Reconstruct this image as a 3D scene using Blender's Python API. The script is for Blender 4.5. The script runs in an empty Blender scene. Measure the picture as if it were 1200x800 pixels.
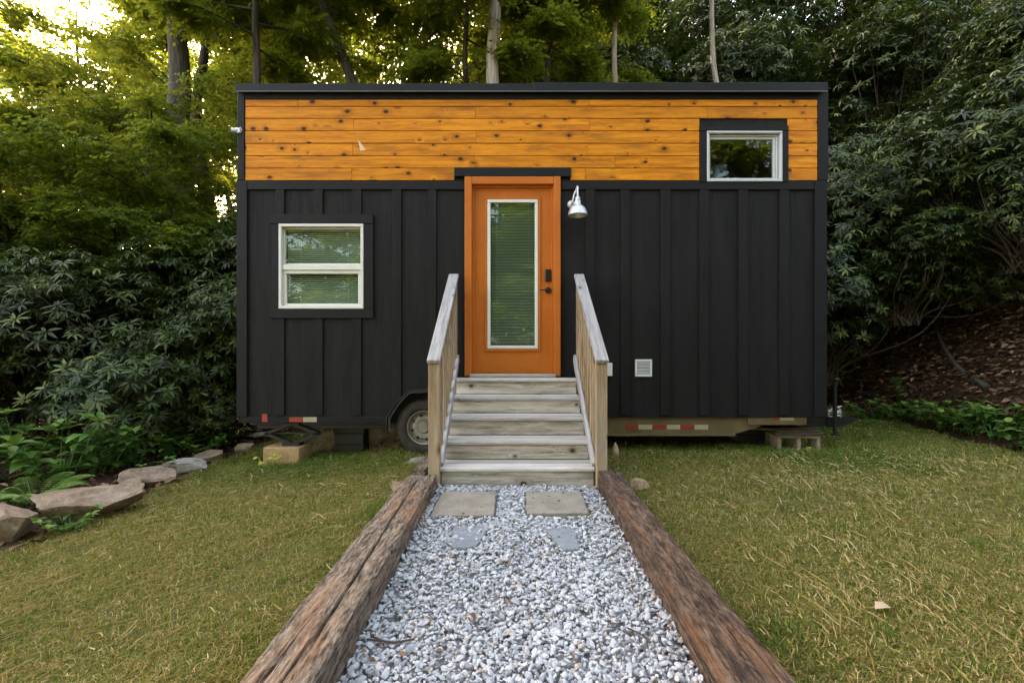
import bpy, math, random
import numpy as np
from mathutils import Vector, Matrix
R = math.radians
scn = bpy.context.scene
COL = scn.collection
random.seed(7)
RNG = np.random.default_rng(11)

# ------------------------------------------------------------------ camera, sky, sun, exposure
CAMZ, F = 1.22, 533.0
cam = bpy.data.objects.new('camera', bpy.data.cameras.new('camera'))
COL.objects.link(cam)
cam.location = (0, 0, CAMZ)
cam.rotation_euler = (R(90), 0, 0)
cam.data.sensor_width = 36
cam.data.lens = 16.0
cam.data.clip_start, cam.data.clip_end = 0.05, 500
scn.camera = cam
SUN_EL, SUN_AZ = R(33), R(-35)                      # azimuth from +Y towards +X
world = bpy.data.worlds.new('World'); scn.world = world; world.use_nodes = True
wn = world.node_tree; bg = wn.nodes['Background']
sky = wn.nodes.new('ShaderNodeTexSky'); sky.sky_type = 'NISHITA'
sky.sun_disc = False; sky.sun_elevation = SUN_EL; sky.sun_rotation = SUN_AZ % (2*math.pi)
sky.air_density = 0.8; sky.dust_density = 4.0; sky.ozone_density = 0.4; sky.altitude = 600
wbal = wn.nodes.new('ShaderNodeMix'); wbal.data_type = 'RGBA'; wbal.blend_type = 'MULTIPLY'      # warm white balance multiplied into the sky colour
wbal.inputs[0].default_value = 1; wbal.inputs[7].default_value = (1.27, 1.0, .75, 1)
wn.links.new(sky.outputs[0], wbal.inputs[6]); wn.links.new(wbal.outputs[2], bg.inputs[0]); bg.inputs[1].default_value = 0.15
sl = bpy.data.lights.new('sun', 'SUN'); sl.energy = 4.0; sl.angle = R(0.5); sl.color = (1.0, 0.86, 0.62)
so = bpy.data.objects.new('sun', sl); COL.objects.link(so)
sd = Vector((math.sin(SUN_AZ)*math.cos(SUN_EL), math.cos(SUN_AZ)*math.cos(SUN_EL), math.sin(SUN_EL)))
so.rotation_euler = sd.to_track_quat('Z', 'Y').to_euler(); so.location = sd*60
vs = scn.view_settings
vs.view_transform = 'Standard'; vs.look = 'None'; vs.exposure = 3.72; vs.gamma = 1
scn.cycles.max_bounces = 7; scn.cycles.diffuse_bounces = 3; scn.cycles.glossy_bounces = 3
scn.cycles.transmission_bounces = 4; scn.cycles.transparent_max_bounces = 8
scn.cycles.caustics_reflective = False; scn.cycles.caustics_refractive = False
scn.cycles.use_denoising = True
try: scn.cycles.denoiser = 'OPENIMAGEDENOISE'
except Exception: pass
scn.cycles.sample_clamp_indirect = 6

# ------------------------------------------------------------------ mesh builder
class MB:
    def __init__(s): s.V=[]; s.L=[]; s.S=[]; s.G=[]; s.T=[]; s.n=0; s.ln=0; s.rnd=np.random.default_rng(random.randrange(1<<30))
    def raw(s, V, loops, sizes, gc=None, tint=0.5):
        V=np.asarray(V,float).reshape(-1,3); loops=np.asarray(loops,np.int64).ravel(); sizes=np.asarray(sizes,np.int64).ravel()
        s.V.append(V); s.L.append(loops+s.n); s.S.append(sizes)
        s.G.append(V.copy() if gc is None else gc); s.T.append(np.broadcast_to(np.asarray(tint,float),(len(V),)))
        s.n+=len(V); return s
    def faces(s, V, F, **k):
        return s.raw(V, [i for f in F for i in f], [len(f) for f in F], **k)
    def tiled(s, V, TF, **k):                      # V (n,k,3) copies of one template with faces TF
        n,kk,_=V.shape; tl=np.array([i for f in TF for i in f]); ts=np.array([len(f) for f in TF])
        loops=(tl[None,:]+(np.arange(n)*kk)[:,None]).ravel()
        t=k.pop('tint',0.5); t=np.repeat(np.broadcast_to(np.asarray(t,float),(n,)),kk)
        return s.raw(V.reshape(-1,3), loops, np.tile(ts,n), tint=t, **k)
    def box(s, x0,x1,y0,y1,z0,z1, b=0.003, M=None, grain=0, tint=None):
        c=np.array([(x0+x1)/2,(y0+y1)/2,(z0+z1)/2]); h=np.abs(np.array([x1-x0,y1-y0,z1-z0]))/2
        b=min(b,h.min()*0.45)
        V=[];idx={}
        for sx in(-1,1):
            for sy in(-1,1):
                for sz in(-1,1):
                    sg=(sx,sy,sz)
                    for a in range(3):
                        p=[sg[i]*(h[i] if i==a else h[i]-b) for i in range(3)]
                        idx[(sg,a)]=len(V); V.append(p)
        V=np.array(V); Fs=[]
        for a in range(3):
            o=[i for i in range(3) if i!=a]
            for sgn in(-1,1):
                q=[]
                for (u,v) in((-1,-1),(1,-1),(1,1),(-1,1)):
                    sg=[0,0,0]; sg[a]=sgn; sg[o[0]]=u; sg[o[1]]=v; q.append(idx[(tuple(sg),a)])
                Fs.append(q)
            for u in(-1,1):
                for v in(-1,1):
                    A=[0,0,0];B=[0,0,0]; A[a]=-1;B[a]=1; A[o[0]]=B[o[0]]=u; A[o[1]]=B[o[1]]=v
                    A=tuple(A);B=tuple(B)
                    Fs.append([idx[(A,o[0])],idx[(B,o[0])],idx[(B,o[1])],idx[(A,o[1])]])
        for sx in(-1,1):
            for sy in(-1,1):
                for sz in(-1,1): Fs.append([idx[((sx,sy,sz),a)] for a in range(3)])
        out=[]
        for f in Fs:
            p=V[f]; nrm=np.cross(p[1]-p[0],p[2]-p[0])
            out.append(f if nrm@p.mean(0)>0 else f[::-1])
        perm=[grain]+[i for i in range(3) if i!=grain]
        gc=V[:,perm]+s.rnd.uniform(-40,40,3)
        P=V+c
        if M is not None:
            M=np.array(M); P=P@M[:3,:3].T+M[:3,3]
        return s.faces(P,out,gc=gc,tint=s.rnd.random() if tint is None else tint)
    def beam(s,p0,p1,w,h,up=(0,0,1),b=0.004,**k):  # w sideways, h along up
        p0=Vector(p0);p1=Vector(p1);d=(p1-p0);L=d.length;d.normalize()
        sd_=d.cross(Vector(up)).normalized();u=sd_.cross(d)
        M=Matrix(((d.x,sd_.x,u.x,(p0.x+p1.x)/2),(d.y,sd_.y,u.y,(p0.y+p1.y)/2),(d.z,sd_.z,u.z,(p0.z+p1.z)/2),(0,0,0,1)))
        return s.box(-L/2,L/2,-w/2,w/2,-h/2,h/2,b=b,M=M,**k)
    def tube(s,pts,rad,seg=8,tint=0.5,cap=True):
        P=np.array(pts,float);n=len(P);rad=np.broadcast_to(np.asarray(rad,float),(n,))
        T=np.gradient(P,axis=0);T/=np.linalg.norm(T,axis=1)[:,None]+1e-9
        ref=np.array([0,0,1.0]) if abs(T[:,2]).mean()<0.8 else np.array([1.0,0,0])
        A=np.cross(T,ref);A/=np.linalg.norm(A,axis=1)[:,None]+1e-9;B=np.cross(T,A)
        th=np.linspace(0,2*math.pi,seg,endpoint=False)
        V=P[:,None,:]+rad[:,None,None]*(np.cos(th)[None,:,None]*A[:,None,:]+np.sin(th)[None,:,None]*B[:,None,:])
        Fs=[]
        for i in range(n-1):
            for j in range(seg):
                k=(j+1)%seg; Fs.append((i*seg+j,(i+1)*seg+j,(i+1)*seg+k,i*seg+k))
        if cap: Fs.append(tuple(range(seg))); Fs.append(tuple((n-1)*seg+j for j in reversed(range(seg))))
        L=np.concatenate([[0],np.cumsum(np.linalg.norm(np.diff(P,axis=0),axis=1))])
        V=V.reshape(-1,3)
        g=V-np.repeat(P,seg,0); gc=np.stack([np.repeat(L,seg),(g*np.repeat(A,seg,0)).sum(1),(g*np.repeat(B,seg,0)).sum(1)],1)+s.rnd.uniform(-40,40,3)
        return s.faces(V,Fs,gc=gc,tint=tint)
    def lathe(s,prof,M,seg=32,tint=0.5):           # prof [(r,h)], axis = local z
        th=np.linspace(0,2*math.pi,seg,endpoint=False)
        V=np.array([[r*math.cos(t),r*math.sin(t),h] for r,h in prof for t in th]); Fs=[]
        for i in range(len(prof)-1):
            for j in range(seg):
                k=(j+1)%seg; Fs.append((i*seg+j,i*seg+k,(i+1)*seg+k,(i+1)*seg+j))
        M=np.array(M); return s.faces(V@M[:3,:3].T+M[:3,3],Fs,gc=V,tint=tint)
    def strip(s,path,y0,y1,t):                     # bent plate: path of (x,z) points
        P=np.array(path,float);T=np.gradient(P,axis=0);N=np.stack([-T[:,1],T[:,0]],1);N/=np.linalg.norm(N,axis=1)[:,None]
        Q=P+N*t;n=len(P);V=[]
        for y in(y0,y1):
            for p in P:V.append((p[0],y,p[1]))
            for p in Q:V.append((p[0],y,p[1]))
        Fs=[]
        for i in range(n-1):
            a=2*n
            Fs+= [(i,i+1,a+i+1,a+i),(n+i,a+n+i,a+n+i+1,n+i+1),(i,n+i,n+i+1,i+1),(a+i,a+i+1,a+n+i+1,a+n+i)]
        Fs+=[(0,2*n,3*n,n),(n-1,2*n-1,4*n-1,3*n-1)]
        return s.faces(V,Fs)
    def prism(s,poly,y0,y1):                       # polygon of (x,z) extruded along y
        n=len(poly);V=[(p[0],y0,p[1]) for p in poly]+[(p[0],y1,p[1]) for p in poly]
        Fs=[tuple(range(n)),tuple(reversed(range(n,2*n)))]+[(i,n+i,n+(i+1)%n,(i+1)%n) for i in range(n)]
        return s.faces(V,Fs)
    def mesh(s,name,mat,smooth=False):
        me=bpy.data.meshes.new(name);V=np.concatenate(s.V);L=np.concatenate(s.L);S=np.concatenate(s.S)
        me.vertices.add(len(V));me.vertices.foreach_set('co',V.ravel().astype(np.float32))
        me.loops.add(len(L));me.loops.foreach_set('vertex_index',L.astype(np.int32))
        me.polygons.add(len(S));me.polygons.foreach_set('loop_start',np.concatenate([[0],np.cumsum(S)[:-1]]).astype(np.int32))
        me.update(calc_edges=True)
        a=me.attributes.new('gc','FLOAT_VECTOR','POINT');a.data.foreach_set('vector',np.concatenate(s.G).ravel().astype(np.float32))
        a=me.attributes.new('tint','FLOAT','POINT');a.data.foreach_set('value',np.concatenate(s.T).astype(np.float32))
        me.polygons.foreach_set('use_smooth',np.full(len(S),smooth))
        me.materials.append(mat);me.validate();return me
    def build(s,name,mat,parent=None,smooth=False):
        o=bpy.data.objects.new(name,s.mesh(name,mat,smooth));COL.objects.link(o)
        if parent is not None:o.parent=parent
        return o
def autosmooth(o,deg=35):
    me=o.data
    try: me.set_sharp_from_angle(angle=R(deg)); me.polygons.foreach_set('use_smooth',np.ones(len(me.polygons),bool))
    except Exception: pass
    return o
def tag(o,label,cat,group=None,kind=None):
    if kind:o['kind']=kind
    if label:o['label']=label
    if cat:o['category']=cat
    if group:o['group']=group
    return o
def thing(name,label,cat,loc=(0,0,0),group=None,rz=0):
    o=bpy.data.objects.new(name,None);COL.objects.link(o);o.location=loc;o.rotation_euler.z=rz
    o.empty_display_size=.1
    return tag(o,label,cat,group)
def link(name,me,parent=None):
    o=bpy.data.objects.new(name,me);COL.objects.link(o);o.parent=parent;return o

# ------------------------------------------------------------------ materials
class NT:
    def __init__(s,name):
        s.m=bpy.data.materials.new(name);s.m.use_nodes=True;s.t=s.m.node_tree;s.b=s.t.nodes['Principled BSDF'];s.out=s.t.nodes['Material Output']
    def n(s,ty,props=None,**ins):
        nd=s.t.nodes.new('ShaderNode'+ty)
        for k,v in(props or {}).items():setattr(nd,k,v)
        for k,v in ins.items():
            key=int(k[1:]) if k[0]=='_' and k[1:].isdigit() else k.replace('_',' ')
            s.set(nd.inputs[key],v)
        return nd
    def set(s,sock,v):
        if isinstance(v,bpy.types.NodeSocket):s.t.links.new(v,sock)
        elif hasattr(v,'outputs'):s.t.links.new(v.outputs[0],sock)
        else:
            if sock.type=='RGBA' and len(v)==3:v=(*v,1)
            sock.default_value=v
    def attr(s,name):return s.n('Attribute',{'attribute_name':name})
    def gc(s):return s.attr('gc').outputs['Vector']
    def tint(s):return s.attr('tint').outputs['Fac']
    def obj(s):return s.n('TexCoord').outputs['Object']
    def map(s,vec,scale=(1,1,1),loc=(0,0,0)):return s.n('Mapping',Vector=vec,Scale=scale,Location=loc).outputs[0]
    def noise(s,vec,scale=5.,detail=4.,rough=.55,dist=0.):return s.n('TexNoise',Vector=vec,Scale=scale,Detail=detail,Roughness=rough,Distortion=dist).outputs[0]
    def ramp(s,fac,stops):
        nd=s.n('ValToRGB',Fac=fac);cr=nd.color_ramp
        while len(cr.elements)<len(stops):cr.elements.new(.5)
        for e,(p,c) in zip(cr.elements,stops):
            e.position=p;e.color=(*c,1) if len(c)==3 else c
        return nd.outputs[0]
    def fr(s,fac,a,b,c=0.,d=1.):
        nd=s.n('MapRange',Value=fac,From_Min=a,From_Max=b,To_Min=c,To_Max=d);return nd.outputs[0]
    def mix(s,f,a,b,mode='MIX'):
        nd=s.n('Mix',{'data_type':'RGBA','blend_type':mode});s.set(nd.inputs[0],f);s.set(nd.inputs[6],a);s.set(nd.inputs[7],b);return nd.outputs[2]
    def math(s,op,a,b=0.,c=0.):
        nd=s.n('Math',{'operation':op});s.set(nd.inputs[0],a);s.set(nd.inputs[1],b);s.set(nd.inputs[2],c);return nd.outputs[0]
    def bump(s,h,strength=.3,dist=.01):
        nd=s.n('Bump',Height=h,Strength=strength,Distance=dist);s.set(s.b.inputs['Normal'],nd);return s
    def fin(s,col,rough=.6,spec=.5,metal=0.):
        s.set(s.b.inputs['Base Color'],col);s.set(s.b.inputs['Roughness'],rough);s.set(s.b.inputs['Specular IOR Level'],spec);s.set(s.b.inputs['Metallic'],metal);return s.m
def paint(name,col,rough=.5,var=.15,bump=.15,spec=.5,metal=0.,scale=6.):
    m=NT(name);g=m.gc();n1=m.noise(g,scale,5.,.6);n2=m.noise(m.map(g,(3,40,40)),3.,4.)
    c=m.mix(m.fr(n1,.3,.7),tuple(x*(1-var) for x in col),tuple(min(1,x*(1+var)) for x in col))
    m.bump(n2,bump,.004);return m.fin(c,m.fr(n1,.3,.7,rough-.08,rough+.1),spec,metal)
def wood(name,stops,knot=(.05,.03,.02),rough=.75,knots=.5,gscale=1.,stain=None,bump=.5,knot_size=.09,board_var=.25,kscale=(6.,9.)):
    """boards with long grain; gc.x runs along each board"""
    m=NT(name);g=m.gc()
    sx=m.n('SeparateXYZ',Vector=g);uv=m.n('CombineXYZ',X=m.math('MULTIPLY',sx.outputs[0],kscale[0]),Y=m.math('MULTIPLY',m.math('ADD',sx.outputs[1],sx.outputs[2]),kscale[1]))
    kv=m.n('TexVoronoi',{'feature':'F1','voronoi_dimensions':'2D'},Vector=uv.outputs[0],Scale=1.,Randomness=.9)
    kd,kc=kv.outputs['Distance'],kv.outputs['Color']
    sep=m.n('SeparateColor',Color=kc)
    has=m.math('GREATER_THAN',sep.outputs[0],1-knots)
    warp=m.math('MULTIPLY',m.math('MULTIPLY',has,m.fr(kd,.0,.45,1.,0.)),.5)
    wob=m.noise(m.map(g,(4,14,14)),1.,3.)
    ring=m.n('VectorMath',{'operation':'ADD'});m.set(ring.inputs[0],m.map(g,(1.3*gscale,30*gscale,30*gscale)))
    cx=m.n('CombineXYZ',Y=m.math('ADD',m.math('MULTIPLY',warp,5.),m.math('MULTIPLY',wob,2.)));m.set(ring.inputs[1],cx)
    gr=m.noise(ring.outputs[0],1.,6.,.62,.3)
    fine=m.noise(m.map(g,(9*gscale,190*gscale,190*gscale)),1.,3.,.6)
    col=m.ramp(m.math('ADD',m.math('MULTIPLY',gr,.68),m.math('MULTIPLY',fine,.32)),stops)
    t=m.tint();col=m.mix(1.,col,m.ramp(t,[(0,(1-board_var,)*3),(1,(1+board_var*.6,)*3)]),'MULTIPLY')
    if stain:
        sn=m.noise(m.map(g,(1.1,5,5)),1.4,5.,.6);col=m.mix(m.fr(sn,stain[1],stain[1]+.16,0.,stain[2]),col,stain[0])
    ksz=m.math('MULTIPLY',m.fr(sep.outputs[1],0.,1.,.25,1.55),knot_size)
    edge=m.math('ADD',kd,m.math('MULTIPLY',m.math('SUBTRACT',m.noise(g,60.,2.),.5),.06))
    kf=m.math('MULTIPLY',has,m.math('SUBTRACT',1.,m.n('MapRange',Value=m.math('DIVIDE',edge,ksz),From_Min=.7,From_Max=1.5).outputs[0]))
    halo=m.math('MULTIPLY',m.math('MULTIPLY',has,m.n('MapRange',Value=m.math('DIVIDE',edge,ksz),From_Min=1.,From_Max=4.,To_Min=.45,To_Max=0.).outputs[0]),1.)
    col=m.mix(halo,col,tuple(a*.5+b*.5 for a,b in zip(knot,stops[0][1])));col=m.mix(kf,col,knot)
    m.bump(m.math('ADD',m.math('MULTIPLY',gr,.6),m.math('MULTIPLY',fine,.4)),bump,.004)
    return m.fin(col,m.fr(gr,.3,.7,rough-.1,rough+.1),.2)
def leafmat(name,stops,trans,rough=.45,tw=.4,spec=.5):
    m=NT(name);t=m.tint();g=m.obj()
    col=m.ramp(m.math('ADD',m.math('MULTIPLY',t,.8),m.math('MULTIPLY',m.noise(g,1.1,2.),.2)),stops)
    m.fin(col,rough,spec)
    tr=m.n('BsdfTranslucent',Color=m.mix(.5,col,trans))
    mx=m.n('MixShader',Fac=tw);m.t.links.new(m.b.outputs[0],mx.inputs[1]);m.t.links.new(tr.outputs[0],mx.inputs[2])
    m.t.links.new(mx.outputs[0],m.out.inputs[0]);return m.m
def bark(name,c0,c1,sc=1.):
    m=NT(name);g=m.gc();n1=m.noise(m.map(g,(2*sc,22*sc,22*sc)),1.,6.,.65,.4);n2=m.noise(m.map(g,(1,3,3)),1.,4.)
    col=m.mix(m.fr(n1,.35,.65),c0,c1);col=m.mix(m.fr(n2,.5,.7,0,.35),col,(.05,.065,.04))
    m.bump(n1,.8,.03);return m.fin(col,.9,.2)
def glassmat(name,refl=1.6,tintc=(.9,.97,.92)):
    m=NT(name);fr=m.n('Fresnel',IOR=1.52);gl=m.n('BsdfGlossy',Color=(.95,1,.97),Roughness=.004);tp=m.n('BsdfTransparent',Color=tintc)
    wv=m.n('Bump',Height=m.noise(m.obj(),2.2,2.),Strength=.06,Distance=.02);m.set(gl.inputs['Normal'],wv)
    mx=m.n('MixShader',Fac=m.math('MINIMUM',m.math('MULTIPLY',fr,refl),1.));m.t.links.new(tp.outputs[0],mx.inputs[1]);m.t.links.new(gl.outputs[0],mx.inputs[2])
    m.t.links.new(mx.outputs[0],m.out.inputs[0]);m.t.nodes.remove(m.b);return m.m

def black_siding():
    m=NT('black_siding');g=m.obj();st=m.map(g,(26,26,1.6));n1=m.noise(st,1.,7.,.62,1.2);n2=m.noise(g,1.3,4.);n3=m.noise(m.map(g,(7,7,.9)),1.,5.)
    col=m.mix(m.fr(n3,.35,.7),(.0062,.0060,.0062),(.0112,.0109,.0112));col=m.mix(m.fr(n2,.55,.75,0,.3),col,(.016,.016,.0165))
    m.bump(n1,.75,.006);return m.fin(col,m.fr(n1,.3,.7,.55,.8),.25)
M={}
M['siding']=black_siding()
M['trim']=paint('black_trim_paint',(.0075,.0075,.0082),.6,.25,.35,.25)
M['roofmetal']=paint('black_roof_metal',(.007,.0075,.009),.45,.2,.05,.25)
M['pine']=wood('orange_stained_pine',[(.3,(.34,.10,.004)),(.44,(.56,.185,.007)),(.56,(.74,.28,.010)),(.72,(.82,.36,.02))],(.045,.016,.006),.5,.18,1.,((.20,.075,.018),.54,.6),.25,.13,.15,(7.5,11.))
M['orange']=paint('orange_paint',(.50,.140,.014),.5,.08,.3,.3)
M['white']=paint('white_vinyl',(.72,.72,.66),.4,.05,.02)
M['shadowvinyl']=paint('shadow_grey_white_vinyl',(.55,.57,.58),.4,.05,.02)  # white vinyl greyed, the frame's shadow is put into the colour
M['blind']=paint('white_blind',(.55,.57,.5),.5,.03,.0)
M['unlit_room']=paint('dark_interior',(.09,.085,.075),.8,.3,.0)  # room walls coloured dark to stand for the unlit interior
M['blackmetal']=paint('black_steel',(.012,.012,.013),.45,.3,.1)
M['handle']=paint('matt_black_hardware',(.01,.01,.01),.35,.1,.0)
M['alu']=paint('aluminium_sill',(.6,.6,.6),.35,.1,.05,.5,.8)
M['galv']=paint('galvanised_steel',(.62,.65,.67),.42,.12,.02,.5,.55)
M['olive']=paint('grass_lit_tan_steel',(.115,.085,.037),.5,.3,.1)  # tan steel with the reflected grass mixed into its colour
M['red']=paint('red_reflector',(.26,.035,.02),.35,.2,.0)
M['tapewhite']=paint('pale_reflector',(.36,.33,.23),.35,.15,.0)
M['rubber']=paint('dusty_rubber',(.05,.043,.035),.9,.5,.3,.2,0,9.)
M['rim']=paint('dull_grey_rim',(.27,.245,.21),.5,.25,.05,.5,.4)
M['grey_wood']=wood('weathered_grey_stair_wood',[(.34,(.14,.115,.088)),(.43,(.34,.30,.245)),(.54,(.52,.47,.40)),(.7,(.63,.585,.52))],(.05,.038,.028),.8,.07,1.,((.19,.165,.135),.5,.7),.5,.10,.3)
M['tread_wood']=wood('silvered_tread_wood',[(.34,(.26,.235,.205)),(.43,(.46,.43,.39)),(.54,(.55,.525,.485)),(.7,(.62,.60,.56))],(.1,.08,.065),.8,.06,1.,((.30,.275,.245),.52,.6),.5,.10,.25)
M['rail_wood']=wood('silvered_rail_wood',[(.35,(.14,.135,.13)),(.44,(.29,.283,.272)),(.55,(.41,.40,.385)),(.72,(.52,.51,.49))],(.05,.045,.045),.8,.1,1.1,((.23,.22,.22),.55,.5),.5,.08,.15)
M['post_wood']=wood('tan_post_wood',[(.34,(.115,.072,.035)),(.44,(.26,.175,.092)),(.54,(.40,.295,.18)),(.7,(.50,.405,.285))],(.09,.05,.025),.75,.08,.9,((.25,.215,.17),.48,.8),.4,.08,.2)
M['block_wood']=wood('tan_wood_block',[(.3,(.24,.15,.07)),(.6,(.42,.29,.14)),(.8,(.5,.36,.2))],(.1,.06,.03),.8,.1,.8,None,.3)
M['leaf_rhodo']=leafmat('rhododendron_leaf',[(0,(.014,.028,.008)),(.35,(.032,.054,.011)),(.62,(.07,.105,.022)),(.82,(.13,.17,.04)),(1,(.26,.27,.085))],(.12,.2,.03),.40,.12,.36)  # lightest tints paint in whorl highlights, darkest ones the black gaps
M['leaf_decid']=leafmat('green_tree_leaf',[(0,(.065,.12,.013)),(.5,(.10,.17,.02)),(.85,(.13,.21,.024)),(1,(.2,.25,.03))],(.50,.50,.03),.5,.55,.3)
M['leaf_herb']=leafmat('herb_leaf',[(0,(.04,.11,.02)),(.5,(.08,.18,.03)),(.85,(.15,.26,.045)),(1,(.28,.32,.05))],(.2,.3,.03),.45,.25,.4)
M['bark_dark']=bark('dark_bark',(.035,.028,.023),(.105,.085,.07))
M['bark_grey']=bark('grey_bark',(.06,.05,.042),(.17,.145,.12))
M['bark_pale']=bark('pale_bark',(.20,.165,.125),(.46,.40,.32))
M['twig']=paint('brown_twig',(.07,.05,.035),.9,.3,.2)

# ------------------------------------------------------------------ value noise for geometry
def vnoise(x,y,seed=0,sc=1.):
    x=np.asarray(x,float)*sc+seed*17.13;y=np.asarray(y,float)*sc+seed*7.77
    def h(i,j):
        v=np.sin(i*127.1+j*311.7+seed*74.7)*43758.5453;return v-np.floor(v)
    xi,yi=np.floor(x),np.floor(y);fx,fy=x-xi,y-yi;fx=fx*fx*(3-2*fx);fy=fy*fy*(3-2*fy)
    return (h(xi,yi)*(1-fx)+h(xi+1,yi)*fx)*(1-fy)+(h(xi,yi+1)*(1-fx)+h(xi+1,yi+1)*fx)*fy
def fbm(x,y,seed=0,sc=1.,o=4):
    s=0;a=.5;t=0
    for k in range(o):s=s+a*vnoise(x,y,seed+k,sc*2**k);t+=a;a*=.5
    return s/t
def sst(a,b,x):
    t=np.clip((np.asarray(x,float)-a)/(b-a),0,1);return t*t*(3-2*t)
def ground(x,y):
    x=np.asarray(x,float);y=np.asarray(y,float)
    toe=5.25+.1*(y-4.5)+.35*(fbm(y,y*0,3,.8)-.5)
    t=np.maximum(x-toe,0);right=.72*t*sst(0,.8,t)+0*x
    right=np.where(t>7,.72*7+.45*(t-7),right)
    b=np.maximum(y-8.3,0);back=b*sst(0,1.5,b)*(.08+.58*sst(-7,4,x));back=np.minimum(back,14)
    lf=np.maximum(-3.55-x,0);left=-.12*np.maximum(lf-4,0);left=np.maximum(left,-2.2)-.085*np.clip(-.95-x,0,2.2)*sst(0,.4,-.95-x)
    rough=.05*(fbm(x,y,1,.9)-.5)+ (sst(0,.6,t)+sst(0,.6,b)*.6)*.22*(fbm(x,y,5,1.3)-.5)
    return right+back+left+rough
def gz(x,y):return float(ground(np.array([x]),np.array([y]))[0])

# ------------------------------------------------------------------ ground, gravel path
def axis(a,b,fa,fb,st,co):
    return np.concatenate([np.arange(a,fa,co),np.arange(fa,fb,st),np.arange(fb,b+co,co)])
xs=axis(-60,60,-7,11,.12,1.5);ys=axis(-30,70,.6,13,.12,1.5)
gx,gy=np.meshgrid(xs,ys);gzv=ground(gx,gy)
inpath=sst(-.75,-.68,gx)*sst(.80,.73,gx)*sst(4.0,3.9,gy);gzv=gzv-inpath*.0
V=np.stack([gx,gy,gzv],2).reshape(-1,3);ny,nx=gx.shape
ii=(np.arange(ny-1)[:,None]*nx+np.arange(nx-1)[None,:]).ravel()
Q=np.stack([ii,ii+1,ii+nx+1,ii+nx],1)
lawn=(sst(-3.55,-3.25,gx)*sst(5.5,5.0,gx-.1*(gy-4.5))*sst(9,8,gy)).ravel()
g=MB();g.raw(V,Q.ravel(),np.full(len(Q),4),tint=lawn)
m=NT('soil_and_turf');o_=m.obj();n1=m.noise(o_,2.2,6.,.65);n2=m.noise(o_,22.,4.,.7);n3=m.noise(o_,60.,3.)
litter=m.ramp(n2,[(.3,(.016,.010,.006)),(.5,(.045,.026,.014)),(.65,(.09,.05,.026)),(.8,(.14,.085,.05))])
turf=m.ramp(m.math('ADD',m.math('MULTIPLY',n1,.5),m.math('MULTIPLY',n3,.5)),[(.35,(.06,.065,.018)),(.5,(.12,.115,.035)),(.68,(.22,.17,.07))])
m.bump(m.math('ADD',n2,n3),.9,.03)
GM=m.fin(m.mix(m.tint(),litter,turf),.95,.15)
tag(g.build('ground',GM,None,True),'lawn and wooded hillside of bare soil','ground',kind='structure')

g=MB();g.faces([(-.6,-1.5,.035),(.70,-1.5,.035),(.70,3.70,.035),(-.6,3.70,.035)],[(0,1,2,3)])
m=NT('gravel_bed');n1=m.noise(m.obj(),45.,3.)
path_m=m.bump(n1,.9,.02).fin(m.ramp(n1,[(.35,(.14,.14,.15)),(.6,(.40,.41,.43))]),.9,.2)
tag(g.build('gravel_path',path_m),'grey gravel path leading to the wooden steps','path',kind='structure')

def ico():
    t=(1+5**.5)/2;V=[(-1,t,0),(1,t,0),(-1,-t,0),(1,-t,0),(0,-1,t),(0,1,t),(0,-1,-t),(0,1,-t),(t,0,-1),(t,0,1),(-t,0,-1),(-t,0,1)]
    Fc=[(0,11,5),(0,5,1),(0,1,7),(0,7,10),(0,10,11),(1,5,9),(5,11,4),(11,10,2),(10,7,6),(7,1,8),(3,9,4),(3,4,2),(3,2,6),(3,6,8),(3,8,9),(4,9,5),(2,4,11),(6,2,10),(8,6,7),(9,8,1)]
    V=[np.array(v)/np.linalg.norm(v) for v in V];cache={};out=[]
    def mid(a,b):
        k=(min(a,b),max(a,b))
        if k not in cache:
            v=V[a]+V[b];V.append(v/np.linalg.norm(v));cache[k]=len(V)-1
        return cache[k]
    for a,b,c in Fc:
        x,y,z=mid(a,b),mid(b,c),mid(c,a);out+=[(a,x,z),(b,y,x),(c,z,y),(x,y,z)]
    return np.array(V),out
ICO_V,ICO_F=ico()
def rotmats(n,rng,tilt=1.):
    q=rng.normal(size=(n,4));q[:,1:3]*=tilt;q/=np.linalg.norm(q,axis=1)[:,None];w,x,y,z=q.T
    return np.stack([np.stack([1-2*(y*y+z*z),2*(x*y-z*w),2*(x*z+y*w)],1),np.stack([2*(x*y+z*w),1-2*(x*x+z*z),2*(y*z-x*w)],1),np.stack([2*(x*z-y*w),2*(y*z+x*w),1-2*(x*x+y*y)],1)],1)
def pebbles(n,x0,x1,y0,y1,z0,rng,smin,smax,zj=.02,avoid=()):
    x=rng.uniform(x0,x1,n);y=rng.uniform(y0,y1,n)
    keep=np.ones(n,bool)
    for (a,b,c,d) in avoid:keep&=~((x>a)&(x<b)&(y>c)&(y<d))
    x,y=x[keep],y[keep];n=len(x)
    s=smin+(smax-smin)*rng.random(n)**1.6
    sc=np.stack([s*rng.uniform(.8,1.25,n),s*rng.uniform(.6,.9,n),s*rng.uniform(.32,.55,n)],1)*.5
    shp=1+.38*(rng.random((12,42,1))-.5);pick=rng.integers(0,12,n)
    P=ICO_V[None]*shp[pick]
    # chip the stones: clamp against a few random planes for angular facets
    for k in range(4):
        d=rng.normal(size=(n,1,3));d/=np.linalg.norm(d,axis=2,keepdims=True);lim=rng.uniform(.45,.85,(n,1))
        ex=np.maximum((P*d).sum(2)-lim,0);P=P-ex[...,None]*d
    P=P*sc[:,None,:];Rm=rotmats(n,rng,.3);P=np.einsum('nij,nkj->nki',Rm,P)
    z=z0+rng.random(n)*zj+.04*(fbm(x,y,9,2.)-.5)
    P+=np.stack([x,y,z],1)[:,None,:]
    return P,rng.random(n)
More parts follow.
